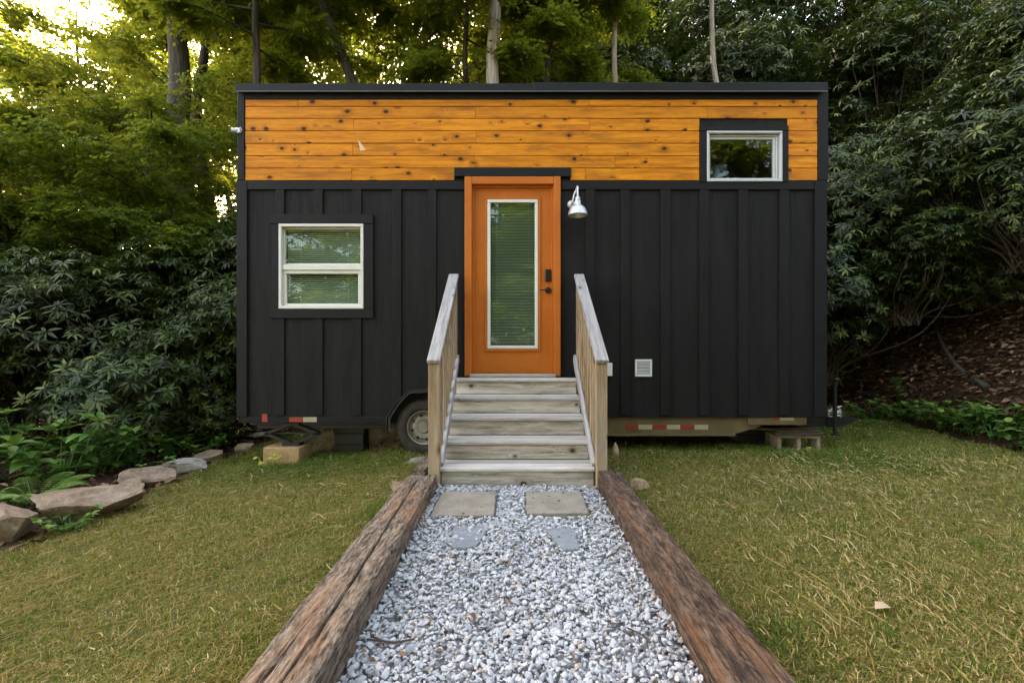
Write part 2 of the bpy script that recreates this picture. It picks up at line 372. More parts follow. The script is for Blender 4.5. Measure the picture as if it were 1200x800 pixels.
rng=np.random.default_rng(3)
SLABS=[(-.545,-.115,2.98,3.46),(.098,.53,3.02,3.47)]
AV=[(a-.005,b+.005,c-.005,d+.005) for a,b,c,d in SLABS]
g=MB();P,t=pebbles(17500,-.585,.675,1.25,3.64,.050,rng,.013,.033,.022,AV);g.tiled(P,ICO_F,tint=t)
P,t=pebbles(900,-.585,.675,1.25,3.64,.068,rng,.026,.042,.010,AV);g.tiled(P,ICO_F,tint=t)
m=NT('crushed_gravel');gg=m.obj()
c=m.ramp(m.tint(),[(0,(.23,.24,.265)),(.06,(.34,.36,.395)),(.3,(.43,.455,.495)),(.55,(.48,.505,.54)),(.8,(.53,.55,.575)),(.94,(.57,.58,.59)),(.97,(.5,.44,.35)),(1,(.36,.28,.2))])
c=m.mix(m.fr(m.noise(gg,70.,3.),.45,.7,0,.35),c,(.25,.26,.29));m.bump(m.noise(gg,160.,3.),.25,.003)
GRAV=m.fin(c,.75,.3)
o=g.build('gravel',GRAV);autosmooth(o,55);tag(o,'pale blue grey crushed stone filling the path','gravel',kind='stuff')

# stepping stones
def slab(poly,z0,z1,mat,label):
    r2=np.random.default_rng(int(abs(poly[0][0])*1000));pts=[]
    for i,(x,y) in enumerate(poly):
        x2,y2=poly[(i+1)%len(poly)]
        for k in range(8):
            t=k/8;pts.append((x+(x2-x)*t+r2.normal()*.003,y+(y2-y)*t+r2.normal()*.003))
    n=len(pts);c=np.mean(pts,0);V=[(x,y,z0) for x,y in pts]+[(x,y,z1-.006) for x,y in pts]+[(x+(c[0]-x)*.02,y+(c[1]-y)*.02,z1) for x,y in pts]
    Fs=[(i,(i+1)%n,n+(i+1)%n,n+i) for i in range(n)]+[(n+i,n+(i+1)%n,2*n+(i+1)%n,2*n+i) for i in range(n)]+[tuple(range(2*n,3*n))]
    g=MB();g.faces(V,Fs);return tag(g.build('stepping_stone',mat),label,'stepping stone','stepping stones in the gravel')
def stone_mat(name,c0,c1,c2,sc=8.):
    m=NT(name);o=m.obj();n1=m.noise(o,sc,6.,.65);n2=m.noise(o,sc*6,4.,.7);m.bump(m.math('ADD',n1,m.math('MULTIPLY',n2,.7)),.9,.015)
    return m.fin(m.ramp(m.math('ADD',m.math('MULTIPLY',n1,.65),m.math('MULTIPLY',n2,.35)),[(.32,c0),(.5,c1),(.68,c2)]),.85,.3)
M['paver']=stone_mat('sandy_grey_paver',(.19,.17,.135),(.27,.25,.205),(.35,.325,.27))
M['slate']=stone_mat('blue_grey_slate',(.15,.17,.19),(.22,.245,.275),(.29,.315,.345))
slab([(-.535,2.985),(-.12,2.99),(-.118,3.455),(-.53,3.46)],.02,.082,M['paver'],'square sandy grey paver on gravel at the left below the steps')
slab([(.10,3.02),(.515,3.03),(.52,3.46),(.10,3.465)],.02,.083,M['paver'],'square sandy grey paver on gravel at the right below the steps')
slab([(-.34,2.52),(-.20,2.535),(-.15,2.77),(-.19,2.83),(-.36,2.80)],.02,.079,M['slate'],'small blue grey slate half sunk in gravel below the left paver')
slab([(.29,2.50),(.37,2.51),(.385,2.77),(.30,2.80),(.21,2.78),(.24,2.62)],.02,.079,M['slate'],'small blue grey slate half sunk in gravel below the right paver')

# ------------------------------------------------------------------ timbers along the path
def timber_mat(name,hue):
    m=NT(name);g=m.gc();n1=m.noise(m.map(g,(8,34,34)),1.,9.,.74,.8);n2=m.noise(m.map(g,(1.6,7,7)),1.,6.,.65,.6);n3=m.noise(m.map(g,(22,80,80)),1.,4.,.65)
    col=m.ramp(m.math('ADD',m.math('MULTIPLY',n1,.65),m.math('MULTIPLY',n3,.35)),[(.36,(.022,.015,.012)),(.44,hue[0]),(.52,hue[1]),(.62,hue[2])])
    col=m.mix(m.fr(n2,.52,.68,0,.6),col,hue[3]);col=m.mix(m.fr(m.tint(),.3,.75,0,.98),col,(.008,.006,.005))
    c1=m.noise(m.map(g,(1.1,17,17)),1.,5.,.6,.3);c2=m.noise(m.map(g,(3.2,46,46)),1.,4.,.6,.3)
    l1=m.fr(m.math('ABSOLUTE',m.math('SUBTRACT',c1,.5)),.0,.016,1.,0.);l2=m.fr(m.math('ABSOLUTE',m.math('SUBTRACT',c2,.52)),.0,.02,.45,0.)
    ln=m.math('MAXIMUM',l1,l2);col=m.mix(m.math('MULTIPLY',ln,.85),col,(.018,.012,.009))
    m.bump(m.math('SUBTRACT',m.math('ADD',n1,m.math('MULTIPLY',n3,.5)),ln),.65,.018);return m.fin(col,.85,.25)
M['tl']=timber_mat('weathered_grey_timber',((.10,.073,.053),(.24,.19,.14),(.41,.355,.285),(.34,.18,.088)))
M['tr']=timber_mat('weathered_brown_timber',((.052,.035,.025),(.125,.083,.057),(.225,.17,.122),(.31,.145,.062)))
def timber(name,y0,y1,xin0,xin1,wid0,wid1,zt0,zt1,side,mat,label,seed,cracks,par=None):
    """profile swept from y0 to y1; side -1: inner face at +x"""
    ns,nu=int((y1-y0)*140),76;rng=np.random.default_rng(seed)
    yy=np.linspace(y0,y1,ns);T=(yy-y0)/(y1-y0)
    # unit square perimeter, top gets more points
    per=[]
    top=50
    for i in range(top):per.append((i/top,1.))
    for i in range(10):per.append((1.,1-i/10))
    for i in range(6):per.append((1-i/6,0.))
    for i in range(10):per.append((0.,i/10))
    per=np.array(per);cen=per-.5;rr=.5-.035
    q=np.clip(cen,-rr,rr);d=cen-q;ln=np.linalg.norm(d,axis=1,keepdims=True);per2=np.where(ln>1e-6,q+d/np.maximum(ln,1e-6)*.035,cen)
    U=per2[:,0]+.5;W=per2[:,1]+.5
    xin=xin0+(xin1-xin0)*T+.012*(fbm(yy*1.2,yy*0,seed,1.)-.5);wid=wid0+(wid1-wid0)*T+.03*(fbm(yy*.8,yy*0+4,seed+2,1.)-.5)
    zt=zt0+(zt1-zt0)*T+.02*(fbm(yy*.9,yy*0,seed+3,1.)-.5);zb=-.06
    uu,tt=np.meshgrid(np.arange(nu),yy)
    X=(xin[:,None]+side*wid[:,None]*(1-U[None,:]) if side<0 else xin[:,None]+wid[:,None]*U[None,:])
    if side<0:X=xin[:,None]-wid[:,None]*(1-U[None,:])
    Z=zb+(zt[:,None]-zb)*W[None,:]
    N=cen/np.maximum(np.abs(cen).max(1,keepdims=True),1e-6);N=np.where(np.abs(N)>.97,np.sign(N),0);N=N/np.maximum(np.linalg.norm(N,axis=1,keepdims=True),1e-6)
    al=np.cumsum(np.linalg.norm(np.diff(np.vstack([per,per[:1]]),axis=0),axis=1));al=np.concatenate([[0],al[:-1]])
    D=.008*(fbm(tt*1.6,al[uu]*9,seed+5,1.,4)-.5)+.006*(fbm(tt*6,al[uu]*40,seed+6,1.,3)-.5)
    chip=fbm(tt*2.2,al[uu]*2,seed+8,1.,4);edge=(np.abs(cen[:,0])>.40)&(np.abs(cen[:,1])>.40)
    D=D-np.where(edge[None,:],.022*np.clip(chip-.5,0,1)*2,0)
    ck=np.zeros_like(D)
    for (u0,u1,t0,t1,w,dp) in cracks:
        cu=u0+(u1-u0)*((T-t0)/(t1-t0))+.05*(fbm(yy*3,yy*0,seed+int(u0*90),1.,4)-.5)
        on=sst(t0,t0+.06,T)*sst(t1,t1-.06,T)
        gq=np.exp(-((U[None,:]-cu[:,None])/w)**2)*on[:,None]*(W[None,:]>.9);ck=np.maximum(ck,gq);D=D-gq*dp
    X=X+D*N[None,:,0];Z=Z+D*N[None,:,1]
    V=np.stack([X,np.repeat(yy[:,None],nu,1),Z],2)
    V[0,:,1]+=.015*(rng.random(nu)-.5);V[-1,:,1]+=.03*(rng.random(nu)-.5)
    a=(np.arange(ns-1)[:,None]*nu+np.arange(nu)[None,:]);b=(np.arange(ns-1)[:,None]*nu+(np.arange(nu)[None,:]+1)%nu)
    Q=np.stack([a,a+nu,b+nu,b],2).reshape(-1,4)
    gc=np.stack([np.repeat(yy[:,None],nu,1),X,Z],2).reshape(-1,3)+seed*3
    g=MB();loops=np.concatenate([Q.ravel(),np.arange(nu)[::-1],(ns-1)*nu+np.arange(nu)]);sizes=np.concatenate([np.full(len(Q),4),[nu,nu]])
    g.raw(V.reshape(-1,3),loops,sizes,gc=gc,tint=ck.ravel())
    o=g.build(name,mat,par,True);autosmooth(o,50)
    return tag(o,label,'timber','timbers edging the path')
timber('timber_edging',.3,3.575,-.59,-.592,.225,.225,.235,.165,-1,M['tl'],'grey brown split timber along the left side of the gravel path',21,[(.50,.62,.05,.52,.012,.04),(.66,.45,.35,.98,.011,.04),(.25,.33,.0,.4,.010,.025),(.78,.82,.1,.35,.009,.015)])
timber('timber_edging',.3,3.60,.640,.683,.19,.165,.235,.195,1,M['tr'],'dark brown timber along the right side of the gravel path',37,[(.55,.48,.3,.7,.008,.012),(.7,.75,.05,.4,.008,.012)])
timber('timber_edging',3.63,4.25,-.70,-.70,.11,.10,.19,.15,-1,M['tl'],'short weathered timber end behind the left stair post',51,[])
timber('timber_edging',3.63,4.30,.785,.80,.05,.05,.15,.13,1,M['tl'],'thin grey board end behind the right stair post',57,[])

# ------------------------------------------------------------------ tiny house
WY=4.935;S=108.0
def wx(p):return (p-600)/S
def wz(p):return CAMZ-(p-400)/S
BACK=7.35
def wxd(p,d):return (p-600)*(WY-d)/F
def wzd(p,d):return CAMZ-(p-400)*(WY-d)/F
house=thing('tiny_house','black board and batten tiny house on a trailer with orange pine band and orange door','tiny house',(wx(620),WY,0))
house_inv=Matrix.Translation((-wx(620),-WY,0))
def hb(g,name,mat,parent=None,smooth=False):
    """build in world coordinates, parented to the house or to one of its parts (all origins at the house base)"""
    o=g.build(name,mat,None,smooth)
    o.data.transform(house_inv)
    o.parent=parent or house
    return o
def sheet(g,x0,x1,z0,z1,holes,y,rev):
    X=sorted({x0,x1,*[h[0] for h in holes],*[h[1] for h in holes]});Z=sorted({z0,z1,*[h[2] for h in holes],*[h[3] for h in holes]})
    for a,b in zip(X,X[1:]):
        for c,d in zip(Z,Z[1:]):
            if any(h[0]<=a and b<=h[1] and h[2]<=c and d<=h[3] for h in holes):continue
            g.faces([(a,y,c),(b,y,c),(b,y,d),(a,y,d)],[(0,1,2,3)])
    for a,b,c,d in holes:
        g.faces([(a,y,c),(b,y,c),(b,y,d),(a,y,d),(a,y+rev,c),(b,y+rev,c),(b,y+rev,d),(a,y+rev,d)],[(0,4,5,1),(1,5,6,2),(2,6,7,3),(3,7,4,0)])
LX,RX=wx(281),wx(966);ZB,ZT=wz(489),wz(100)
holes=[(wx(328),wx(427),wz(362),wz(263)),(wx(545),wx(656),wz(441),wz(208.5)),(wx(827),wx(915),wz(214),wz(155))]
g=MB();sheet(g,LX,RX,ZB,ZT,holes,WY,.12)
for x in(LX,RX):g.faces([(x,WY,ZB),(x,BACK,ZB),(x,BACK,ZT),(x,WY,ZT)],[(0,1,2,3)])
g.faces([(LX,BACK,ZB),(RX,BACK,ZB),(RX,BACK,ZT),(LX,BACK,ZT)],[(0,1,2,3)])
g.faces([(LX,WY,ZB),(RX,WY,ZB),(RX,BACK,ZB),(LX,BACK,ZB)],[(0,1,2,3)])
bat=[(323.6,334),(368.6,379),(413.6,424),(460,470.6),(501,511.5),(686,696.5),(727,737.6),(773.6,785),(819,830),(864.5,875.6),(912.5,923.6)]
for a,b in bat:
    if 320<a<430:
        g.box(wx(a),wx(b),WY-.019,WY+.01,wz(252),wz(223),.002);g.box(wx(a),wx(b),WY-.019,WY+.01,wz(486),wz(373),.002)
    else:g.box(wx(a),wx(b),WY-.019,WY+.01,wz(486),wz(223),.002)
for k in range(1,6):                                 # battens on the end walls
    y=WY+k*.406
    for x,sg in((LX,-1),(RX,1)):g.box(x-.019 if sg<0 else x-.01,x+.01 if sg<0 else x+.019,y-.045,y+.045,ZB+.03,wz(223),.002)
hb(g,'siding',M['siding'])
g=MB()
g.box(wx(291),wx(545)-.001,WY-.022,WY+.01,wz(223),wz(213),.003);g.box(wx(657)+.001,wx(953),WY-.022,WY+.01,wz(223),wz(213),.003)
hb(g,'frieze_board',M['trim'])
for a,b,c,d in((279,291,488,212.5),(280,288,212,107),(953.5,967,488,212.5),(957,968.5,212,107)):
    g=MB();g.box(wx(a),wx(b),WY-.026,WY+.08,wz(c),wz(d),.003);hb(g,'corner_trim',M['trim'])
g=MB();g.box(wx(288)+.001,wx(957)-.001,WY-.024,WY+.02,wz(118),wz(107),.003);hb(g,'top_trim',M['trim'])
g=MB();g.box(wx(280),wx(560),WY-.012,WY+.06,wz(495),wz(488),.003);hb(g,'sill_beam',M['trim'])
# pine cladding: boards with butt joints
g=MB();lines=[117.6,126,140,154.4,169,183.5,198,212.4];rb=random.Random(5)
joint={0:[350,690],1:[557,828],2:[415,690],3:[558],4:[414,688],5:[556,720],6:[413,686]}
for k in range(7):
    xs_=[288.3]+joint[k]+[956.8]
    for a,b in zip(xs_,xs_[1:]):
        z1,z0=wz(lines[k])-.002,wz(lines[k+1])+.0035;yb=WY-.014-rb.uniform(0,.0025)
        segs=[(a,b)]
        if k==6:segs=[(a,min(b,533))]*(a<533)+[(max(a,668.5),b)]*(b>668.5)
        out=[]
        for (p,q) in segs:
            if lines[k+1]>150 and p<922 and q>819:
                if p<819:out.append((p,819))
                if q>922:out.append((922,q))
                continue
            out.append((p,q))
        for p,q in out:
            if q-p>1:g.box(wx(p)+.0008,wx(q)-.0008,yb,WY+.004,z0,z1,.0035,tint=min(1.,max(0.,rb.gauss(.5,.25))))
hb(g,'pine_cladding',M['pine'])
# small pale chips on the cladding and trim
g=MB();g.faces([(wx(420),WY-.0195,wz(165)),(wx(424),WY-.0195,wz(169)),(wx(430),WY-.0195,wz(177)),(wx(423),WY-.0195,wz(178))],[(0,3,2,1)]);hb(g,'bare_patch',paint('bare_wood',(.72,.5,.34),.7,.1,.1))
# roof
g=MB();g.box(wxd(276,.055),wxd(970,.055),WY-.055,BACK+.05,wzd(104.5,.055),wzd(98,.055)-.002,.004);roof=hb(g,'roof',M['roofmetal'])
g=MB()
g.box(wxd(275.5,.075),wxd(625,.075),WY-.075,WY-.056,wzd(106.8,.075),wzd(98,.075),.002);g.box(wxd(625,.075)+.001,wxd(970,.078),WY-.078,WY-.056,wzd(106.8,.075),wzd(96.8,.078),.002)
hb(g,'fascia',M['roofmetal'],roof)
g=MB();g.box(wxd(276,.088),wxd(970,.088),WY-.088,WY-.079,wzd(107.6,.088),wzd(106.6,.088),.001);hb(g,'drip_edge',M['galv'] if False else paint('grey_drip_edge',(.13,.135,.145),.35,.2,0),roof)
# windows
def slats(g,x0,x1,z0,z1,y,step,wd=.014,ang=40):
    n=int((z1-z0)/step);c,s_=math.cos(R(ang))*wd/2,math.sin(R(ang))*wd/2
    for k in range(n):
        z=z1-(k+.5)*step;g.faces([(x0,y-c,z-s_),(x1,y-c,z-s_),(x1,y+c,z+s_),(x0,y+c,z+s_)],[(0,1,2,3)])
def frame(g,x0,x1,z0,z1,t,y0,y1,b=.004,tb=None):
    tb=tb or t
    g.box(x0,x1,y0,y1,z1-t,z1,b);g.box(x0,x1,y0,y1,z0,z0+tb,b)
    g.box(x0,x0+t,y0+.001,y1,z0+tb+.0005,z1-t-.0005,b);g.box(x1-t,x1,y0+.001,y1,z0+tb+.0005,z1-t-.0005,b)
GL=glassmat('window_glass',.6)
x0,x1,z0,z1=wx(328),wx(427),wz(362),wz(263)
g=MB();g.box(wx(318),wx(438),WY-.03,WY+.01,wz(263)+.001,wz(252),.003);g.box(wx(320),x0-.001,WY-.026,WY+.01,wz(373)+.001,wz(263),.003);g.box(x1+.001,wx(438),WY-.026,WY+.01,wz(362),wz(263),.003);g.box(wx(318.5),wx(438.3),WY-.029,WY+.01,wz(373),wz(362)-.001,.003)
win=hb(g,'window',M['trim']);win['label']='sash window with white frame and closed blinds'
g=MB();frame(g,x0+.001,x1-.001,z0+.001,z1-.001,.030,WY-.032,WY+.07)
g.box(x0+.032,x1-.032,WY-.01,WY+.05,wz(316.5),wz(310.5),.004)
frame(g,x0+.032,x1-.032,z0+.032,wz(316.6),.038,WY+.005,WY+.04,.004,.028);frame(g,x0+.032,x1-.032,wz(310.4),z1-.032,.018,WY+.02,WY+.055)
hb(g,'frame',M['white'],win)
for (a,b) in((z0+.06,wz(318)),(wz(309),z1-.045)):
    g=MB();g.box(x0+.05,x1-.05,WY+.026,WY+.03,a,b,0.0001);hb(g,'pane',GL,win)
g=MB();slats(g,x0+.04,x1-.04,z0+.03,z1-.05,WY+.09,.0225,.025,48);g.box(x0+.035,x1-.035,WY+.075,WY+.105,z1-.055,z1-.03,.003)
for xx in(x0+.2,x1-.2):g.box(xx-.002,xx+.002,WY+.074,WY+.0755,z0+.03,z1-.05,.0004)
hb(g,'blind',M['blind'],win)
# upper right window
x0,x1,z0,z1=wx(827),wx(915),wz(214),wz(155)
g=MB();g.box(wx(819),wx(922),WY-.032,WY+.01,z1+.001,wz(148.5),.003);g.box(wx(819),x0-.001,WY-.03,WY+.01,wz(214.5),z1,.003);g.box(x1+.001,wx(922),WY-.03,WY+.01,wz(214.5),z1,.003)
GL2=glassmat('high_window_glass',.38)
w2=hb(g,'window',M['trim']);w2['label']='small high window with white frame coloured shadow grey'
g=MB();frame(g,x0+.001,x1-.001,z0+.001,z1-.001,.024,WY-.034,WY+.05);frame(g,x0+.032,x1-.032,z0+.032,z1-.032,.016,WY+.0,WY+.045);g.box(x1-.075,x1-.05,WY+.01,WY+.05,z0+.05,z1-.05,.003);g.box(x0+.05,x1-.076,WY+.012,WY+.045,z1-.075,z1-.05,.003)
hb(g,'frame',M['shadowvinyl'],w2)
g=MB();g.box(x0+.045,x1-.076,WY+.03,WY+.034,z0+.045,z1-.076,.0001);hb(g,'pane',GL2,w2)
# dark room behind the openings
g=MB();a,b,c,d=LX+.15,RX-.15,ZB+.1,ZT-.12;yb=WY+1.9;yf=WY+.125
g.faces([(a,yf,c),(b,yf,c),(b,yb,c),(a,yb,c),(a,yf,d),(b,yf,d),(b,yb,d),(a,yb,d)],[(0,1,2,3),(4,7,6,5),(3,2,6,7),(0,3,7,4),(1,5,6,2)]);hb(g,'interior_lining',M['unlit_room'])
# door
g=MB();x0,x1,zt,zb=wx(545),wx(656.5),wz(208.6),wz(440.5)
g.box(x0,wx(553.5),WY-.05,WY+.09,zb,zt,.006);g.box(wx(648.5),x1,WY-.05,WY+.09,zb,zt,.006);g.box(wx(553.5)+.0005,wx(648.5)-.0005,WY-.048,WY+.09,wz(217.5),zt-.0005,.006)
g.box(wx(553.5)+.0005,wx(556),WY+.0,WY+.09,zb,wz(217.5)-.0005,.002);g.box(wx(646.2),wx(648.5)-.0005,WY+.0,WY+.09,zb,wz(217.5)-.0005,.002);g.box(wx(556)+.0005,wx(646.2)-.0005,WY+.0,WY+.09,wz(220),wz(217.5)-.0005,.002)
hb(g,'door_frame',M['orange'])
g=MB();g.box(wx(533),wx(668.5),WY-.045,WY+.01,wz(208.6)+.001,wz(198),.004);hb(g,'door_header',M['trim'])
g=MB();g.box(wx(551),wx(650.5),WY-.07,WY+.08,wz(441.5),wz(437.8),.003);hb(g,'door_sill',M['alu'])
dx0,dx1,dz0,dz1=wx(554.2),wx(647.8),wz(437.5),wz(218.2);hx0,hx1,hz0,hz1=wx(571),wx(630.5),wz(408.5),wz(233.5)
g=MB();sheet(g,dx0,dx1,dz0,dz1,[(hx0,hx1,hz0,hz1)],WY+.022,.045)
door=hb(g,'door',M['orange'])
g=MB();frame(g,wx(568),wx(633.5),wz(411.5),wz(230.5),.027,WY+.006,WY+.0215,.006);hb(g,'lite_moulding',M['orange'],door)
g=MB();frame(g,hx0+.001,hx1-.001,hz0+.001,hz1-.001,.034,WY+.003,WY+.05,.004);hb(g,'lite_frame',M['white'],door)
g=MB();g.box(hx0+.03,hx1-.03,WY+.02,WY+.024,hz0+.03,hz1-.03,.0001);hb(g,'pane',GL,door)
g=MB();slats(g,hx0+.036,hx1-.036,hz0+.036,hz1-.036,WY+.05,.0165,.0165,40)
for xx in(hx0+.1,hx1-.1):g.box(xx-.0015,xx+.0015,WY+.040,WY+.041,hz0+.04,hz1-.04,.0004)
hb(g,'blind',paint('grey_green_blind',(.42,.45,.35),.5,.03,0.),door)
g=MB();g.box(wx(638.5),wx(646),WY-.01,WY+.021,wz(329.5),wz(315.5),.008);g.box(wx(640),wx(644.5),WY-.014,WY-.0095,wz(322.5),wz(317),.002)
g.lathe([(0,.0),(.013,.0),(.013,.006),(0,.006)],Matrix.Translation((wx(642.2),WY-.017,wz(325.6)))@Matrix.Rotation(R(-90),4,'X'),16);hb(g,'keypad_lock',M['handle'],door)
g=MB();g.lathe([(0,.038),(.026,.038),(.031,.03),(.031,.0),(0,.0)][::-1],Matrix.Translation((wx(642.3),WY+.021,wz(340)))@Matrix.Rotation(R(90),4,'X'),24)
g.tube([(wx(642.3),WY-.01,wz(340)),(wx(642.3),WY-.035,wz(340)),(wx(639),WY-.043,wz(340)),(wx(632.5),WY-.043,wz(340.2))],[.011,.011,.009,.007],10)
autosmooth(hb(g,'lever_handle',M['handle'],door),40)
# wall lamp
lx,lz=wx(674.5),wz(257)
g=MB();px_,pz_=wx(669.5),wz(240)
g.lathe([(0,.03),(.025,.03),(.042,.018),(.046,.0)],Matrix.Translation((px_,WY-.001,pz_))@Matrix.Rotation(R(90),4,'X'),28)
lamp=hb(g,'wall_lamp',M['galv'],None,True);lamp['label']='galvanised barn lamp beside the door'
arc=[(px_,WY-.02,pz_),(px_+.01,WY-.06,pz_+.0)]
for k in range(9):
    a=R(-80+k*32.5);arc.append((px_+.012+(lx-px_-.012)*k/8,WY-.095-.055*math.sin(a*.5+R(0))+0*a-.004*k,pz_+.075+.075*math.sin(R(-60+k*19))))
arc=[(px_,WY-.02,pz_),(px_+.004,WY-.07,pz_+.005),(px_+.02,WY-.085,pz_+.08),(lx-.006,WY-.10,wz(226)),(lx,WY-.125,wz(223.6)),(lx,WY-.15,wz(226)),(lx,WY-.157,wz(234)),(lx,WY-.157,wz(241))]
def smooth_path(P,n=6):
    P=np.array(P,float);out=[]
    Q=np.vstack([2*P[0]-P[1],P,2*P[-1]-P[-2]])
    for i in range(1,len(Q)-2):
        for k in range(n):
            t=k/n;p0,p1,p2,p3=Q[i-1:i+3];out.append(.5*((2*p1)+(-p0+p2)*t+(2*p0-5*p1+4*p2-p3)*t*t+(-p0+3*p1-3*p2+p3)*t**3))
    out.append(P[-1]);return np.array(out)
g=MB();g.tube(smooth_path(arc),.0105,10);hb(g,'lamp_arm',M['galv'],lamp,True)
g=MB();h=wz(238)-lz
prof=[(0,h+.01),(.024,h+.01),(.027,h),(.024,h-.02),(.031,h-.024),(.033,h-.06),(.036,h-.068),(.062,h-.085),(.085,h-.115),(.098,.022),(.103,.0),(.100,-.002),(.094,.02),(.08,h-.122),(.05,h-.1),(0,h-.09)]
g.lathe([(r,max(z,-.002)) for r,z in prof],Matrix.Translation((lx,WY-.157,lz)),36);autosmooth(hb(g,'lamp_shade',M['galv'],lamp),40)
# vents, outlet, flood light
g=MB();frame(g,wx(744),wx(763.5),wz(441),wz(421),.02,WY-.02,WY+.01,.003);v=hb(g,'vent_cover',M['white']);g=MB()
for k in range(4):g.box(wx(746.3),wx(761.3),WY-.014+.002*k*0,WY+.005,wz(438.6)+k*.036,wz(438.6)+k*.036+.033,.006)
hb(g,'vent_flap',paint('grey_vent_flap',(.42,.43,.43),.5,.05,0),v)
g=MB();g.box(wx(710.5),wx(716.5),WY-.05,WY+.0,wz(440),wz(425),.004);hb(g,'outlet_box',M['white'])
g=MB();g.lathe([(0,0),(.018,0),(.024,.015),(.030,.045),(.027,.047),(0,.035)],Matrix.Translation((wx(280.5),WY-.045,wz(156)))@Matrix.Rotation(R(-80),4,'Y'),20);g.box(wx(278),wx(284),WY-.045,WY-.0265,wz(158),wz(152),.003);autosmooth(hb(g,'flood_light',M['galv']),40)
g=MB();g.faces([(wx(283.5),WY-.0275,wz(150)),(wx(286),WY-.0275,wz(154)),(wx(283.5),WY-.0275,wz(158.5)),(wx(281.5),WY-.0275,wz(154.5))],[(0,3,2,1)]);hb(g,'paint_chip',paint('bare_chip',(.62,.45,.33),.7,.1,.1))
# trailer
g=MB();g.box(LX+.05,wx(560),WY+.10,BACK-.1,wz(500),wz(488)-.06,.004)
for y in(WY+.15,BACK-.25):g.box(LX+.1,RX-.2,y,y+.06,wz(505),wz(495.2),.004)
for k in range(8):g.box(LX+.3+k*.8,LX+.36+k*.8,WY+.22,BACK-.26,wz(503),wz(495.2),.004)
g.box(LX+.2,RX-.4,WY+.9,WY+.98,wz(512),wz(505.2),.004);trailer=hb(g,'trailer_frame',M['blackmetal'])
g=MB();g.prism([(wx(690),wz(510)),(wx(858),wz(510)),(wx(893),wz(500)),(wx(893),wz(487.5)),(wx(690),wz(487.5))],WY+.03,WY+.06)
g.box(wx(690),wx(893),WY+.008,WY+.0295,wz(490),wz(487),.002);g.box(wx(690),wx(862),WY+.01,WY+.0295,wz(511),wz(508.8),.002)
g.box(wx(877),wx(946),WY+.012,WY+.09,wz(498),wz(487),.003);g.box(wx(890),wx(950),WY+.15,WY+.3,wz(507),wz(496),.004);hb(g,'side_beam',M['olive'],trailer)
def tape(x0,x1,y0,y1,yy,col):
    g=MB();g.box(wx(x0),wx(x1),yy-.002,yy+.001,wz(y1),wz(y0),.0004);hb(g,'reflective_tape',M[col],trailer)
for k,(a,b) in enumerate(((733,748),(749,765),(766,781),(782.5,798),(799,814),(815,831))):tape(a,b,498,503.5,WY+.0295,'red' if k%2==0 else 'tapewhite')
tape(906,914,487.5,492,WY+.0115,'red');tape(914.5,931,487.5,492.5,WY+.0115,'tapewhite')
tape(308,314.5,484.5,494,WY-.0125,'red');tape(340,355.5,488.3,494,WY-.0125,'red');tape(356,372,488.3,494,WY-.0125,'tapewhite')
# fender and wheels
def wheel(cx,cz,r,y0,name='wheel'):
    Mx=Matrix.Translation((cx,y0,cz))@Matrix.Rotation(R(90),4,'X')      # local z -> -y (towards the camera)
    e=bpy.data.objects.new(name,None);COL.objects.link(e);e.parent=house
    g=MB();w=.19
    g.lathe([(r*.60,-w*.95),(r*.8,-w),(r*.95,-w*.93),(r,-w*.8),(r,-w*.55),(r*.985,-w*.53),(r*.985,-w*.47),(r,-w*.45),(r,-w*.2),(r*.965,-w*.06),(r*.92,-.012),(r*.85,0),(r*.74,.004),(r*.66,-.002),(r*.61,-.02)],Mx,56)
    for k in range(40):
        a=2*math.pi*k/40;p=Mx@Vector((r*.985*math.cos(a),r*.985*math.sin(a),-w*.12));q=Mx@Vector((r*.93*math.cos(a),r*.93*math.sin(a),-.006))
        g.beam(p,q,.014,.012,(0,1,0),.002)
    autosmooth(hb(g,'tyre',M['rubber'],None),40).parent=e
    g=MB();g.lathe([(r*.615,-.012),(r*.60,-.004),(r*.56,-.012),(r*.53,-.045),(r*.47,-.05),(r*.40,-.025),(r*.30,-.022),(r*.22,-.03),(r*.2,-.005),(r*.17,.006),(0,.008)],Mx,48)
    autosmooth(hb(g,'rim',M['rim'],None),40).parent=e
    for k in range(8):
        g=MB();a=2*math.pi*(k+.3)/8;c=Mx@Vector((r*.435*math.cos(a),r*.435*math.sin(a),-.026));g.lathe([(0,.003),(.017,.003),(.017,0)],Matrix.Translation(c)@Matrix.Rotation(R(90),4,'X'),12)  # black discs put in for the darkness inside the rim openings
        hb(g,'rim_shade_disc',M['handle'],None).parent=e
    return e
wheel(-.945,.298,.298,WY-.07);wheel(-.19,.298,.298,WY-.07)
g=MB();fx=lambda p:(p-600)/111.5;fz=lambda p:CAMZ-(p-400)/111.5
pth=[(fx(452),fz(506)),(fx(452.5),fz(490)),(fx(463),fz(473)),(fx(478),fz(459)),(fx(500),fz(457.5)),(.12,fz(457.5)),(.2,fz(475)),(.24,fz(500))]
g.strip(pth,WY-.12,WY+.03,.012);g.strip([(x+(.016 if i<3 else 0),z-.002) for i,(x,z) in enumerate(pth)],WY-.124,WY-.117,-.022);hb(g,'fender',M['blackmetal'])
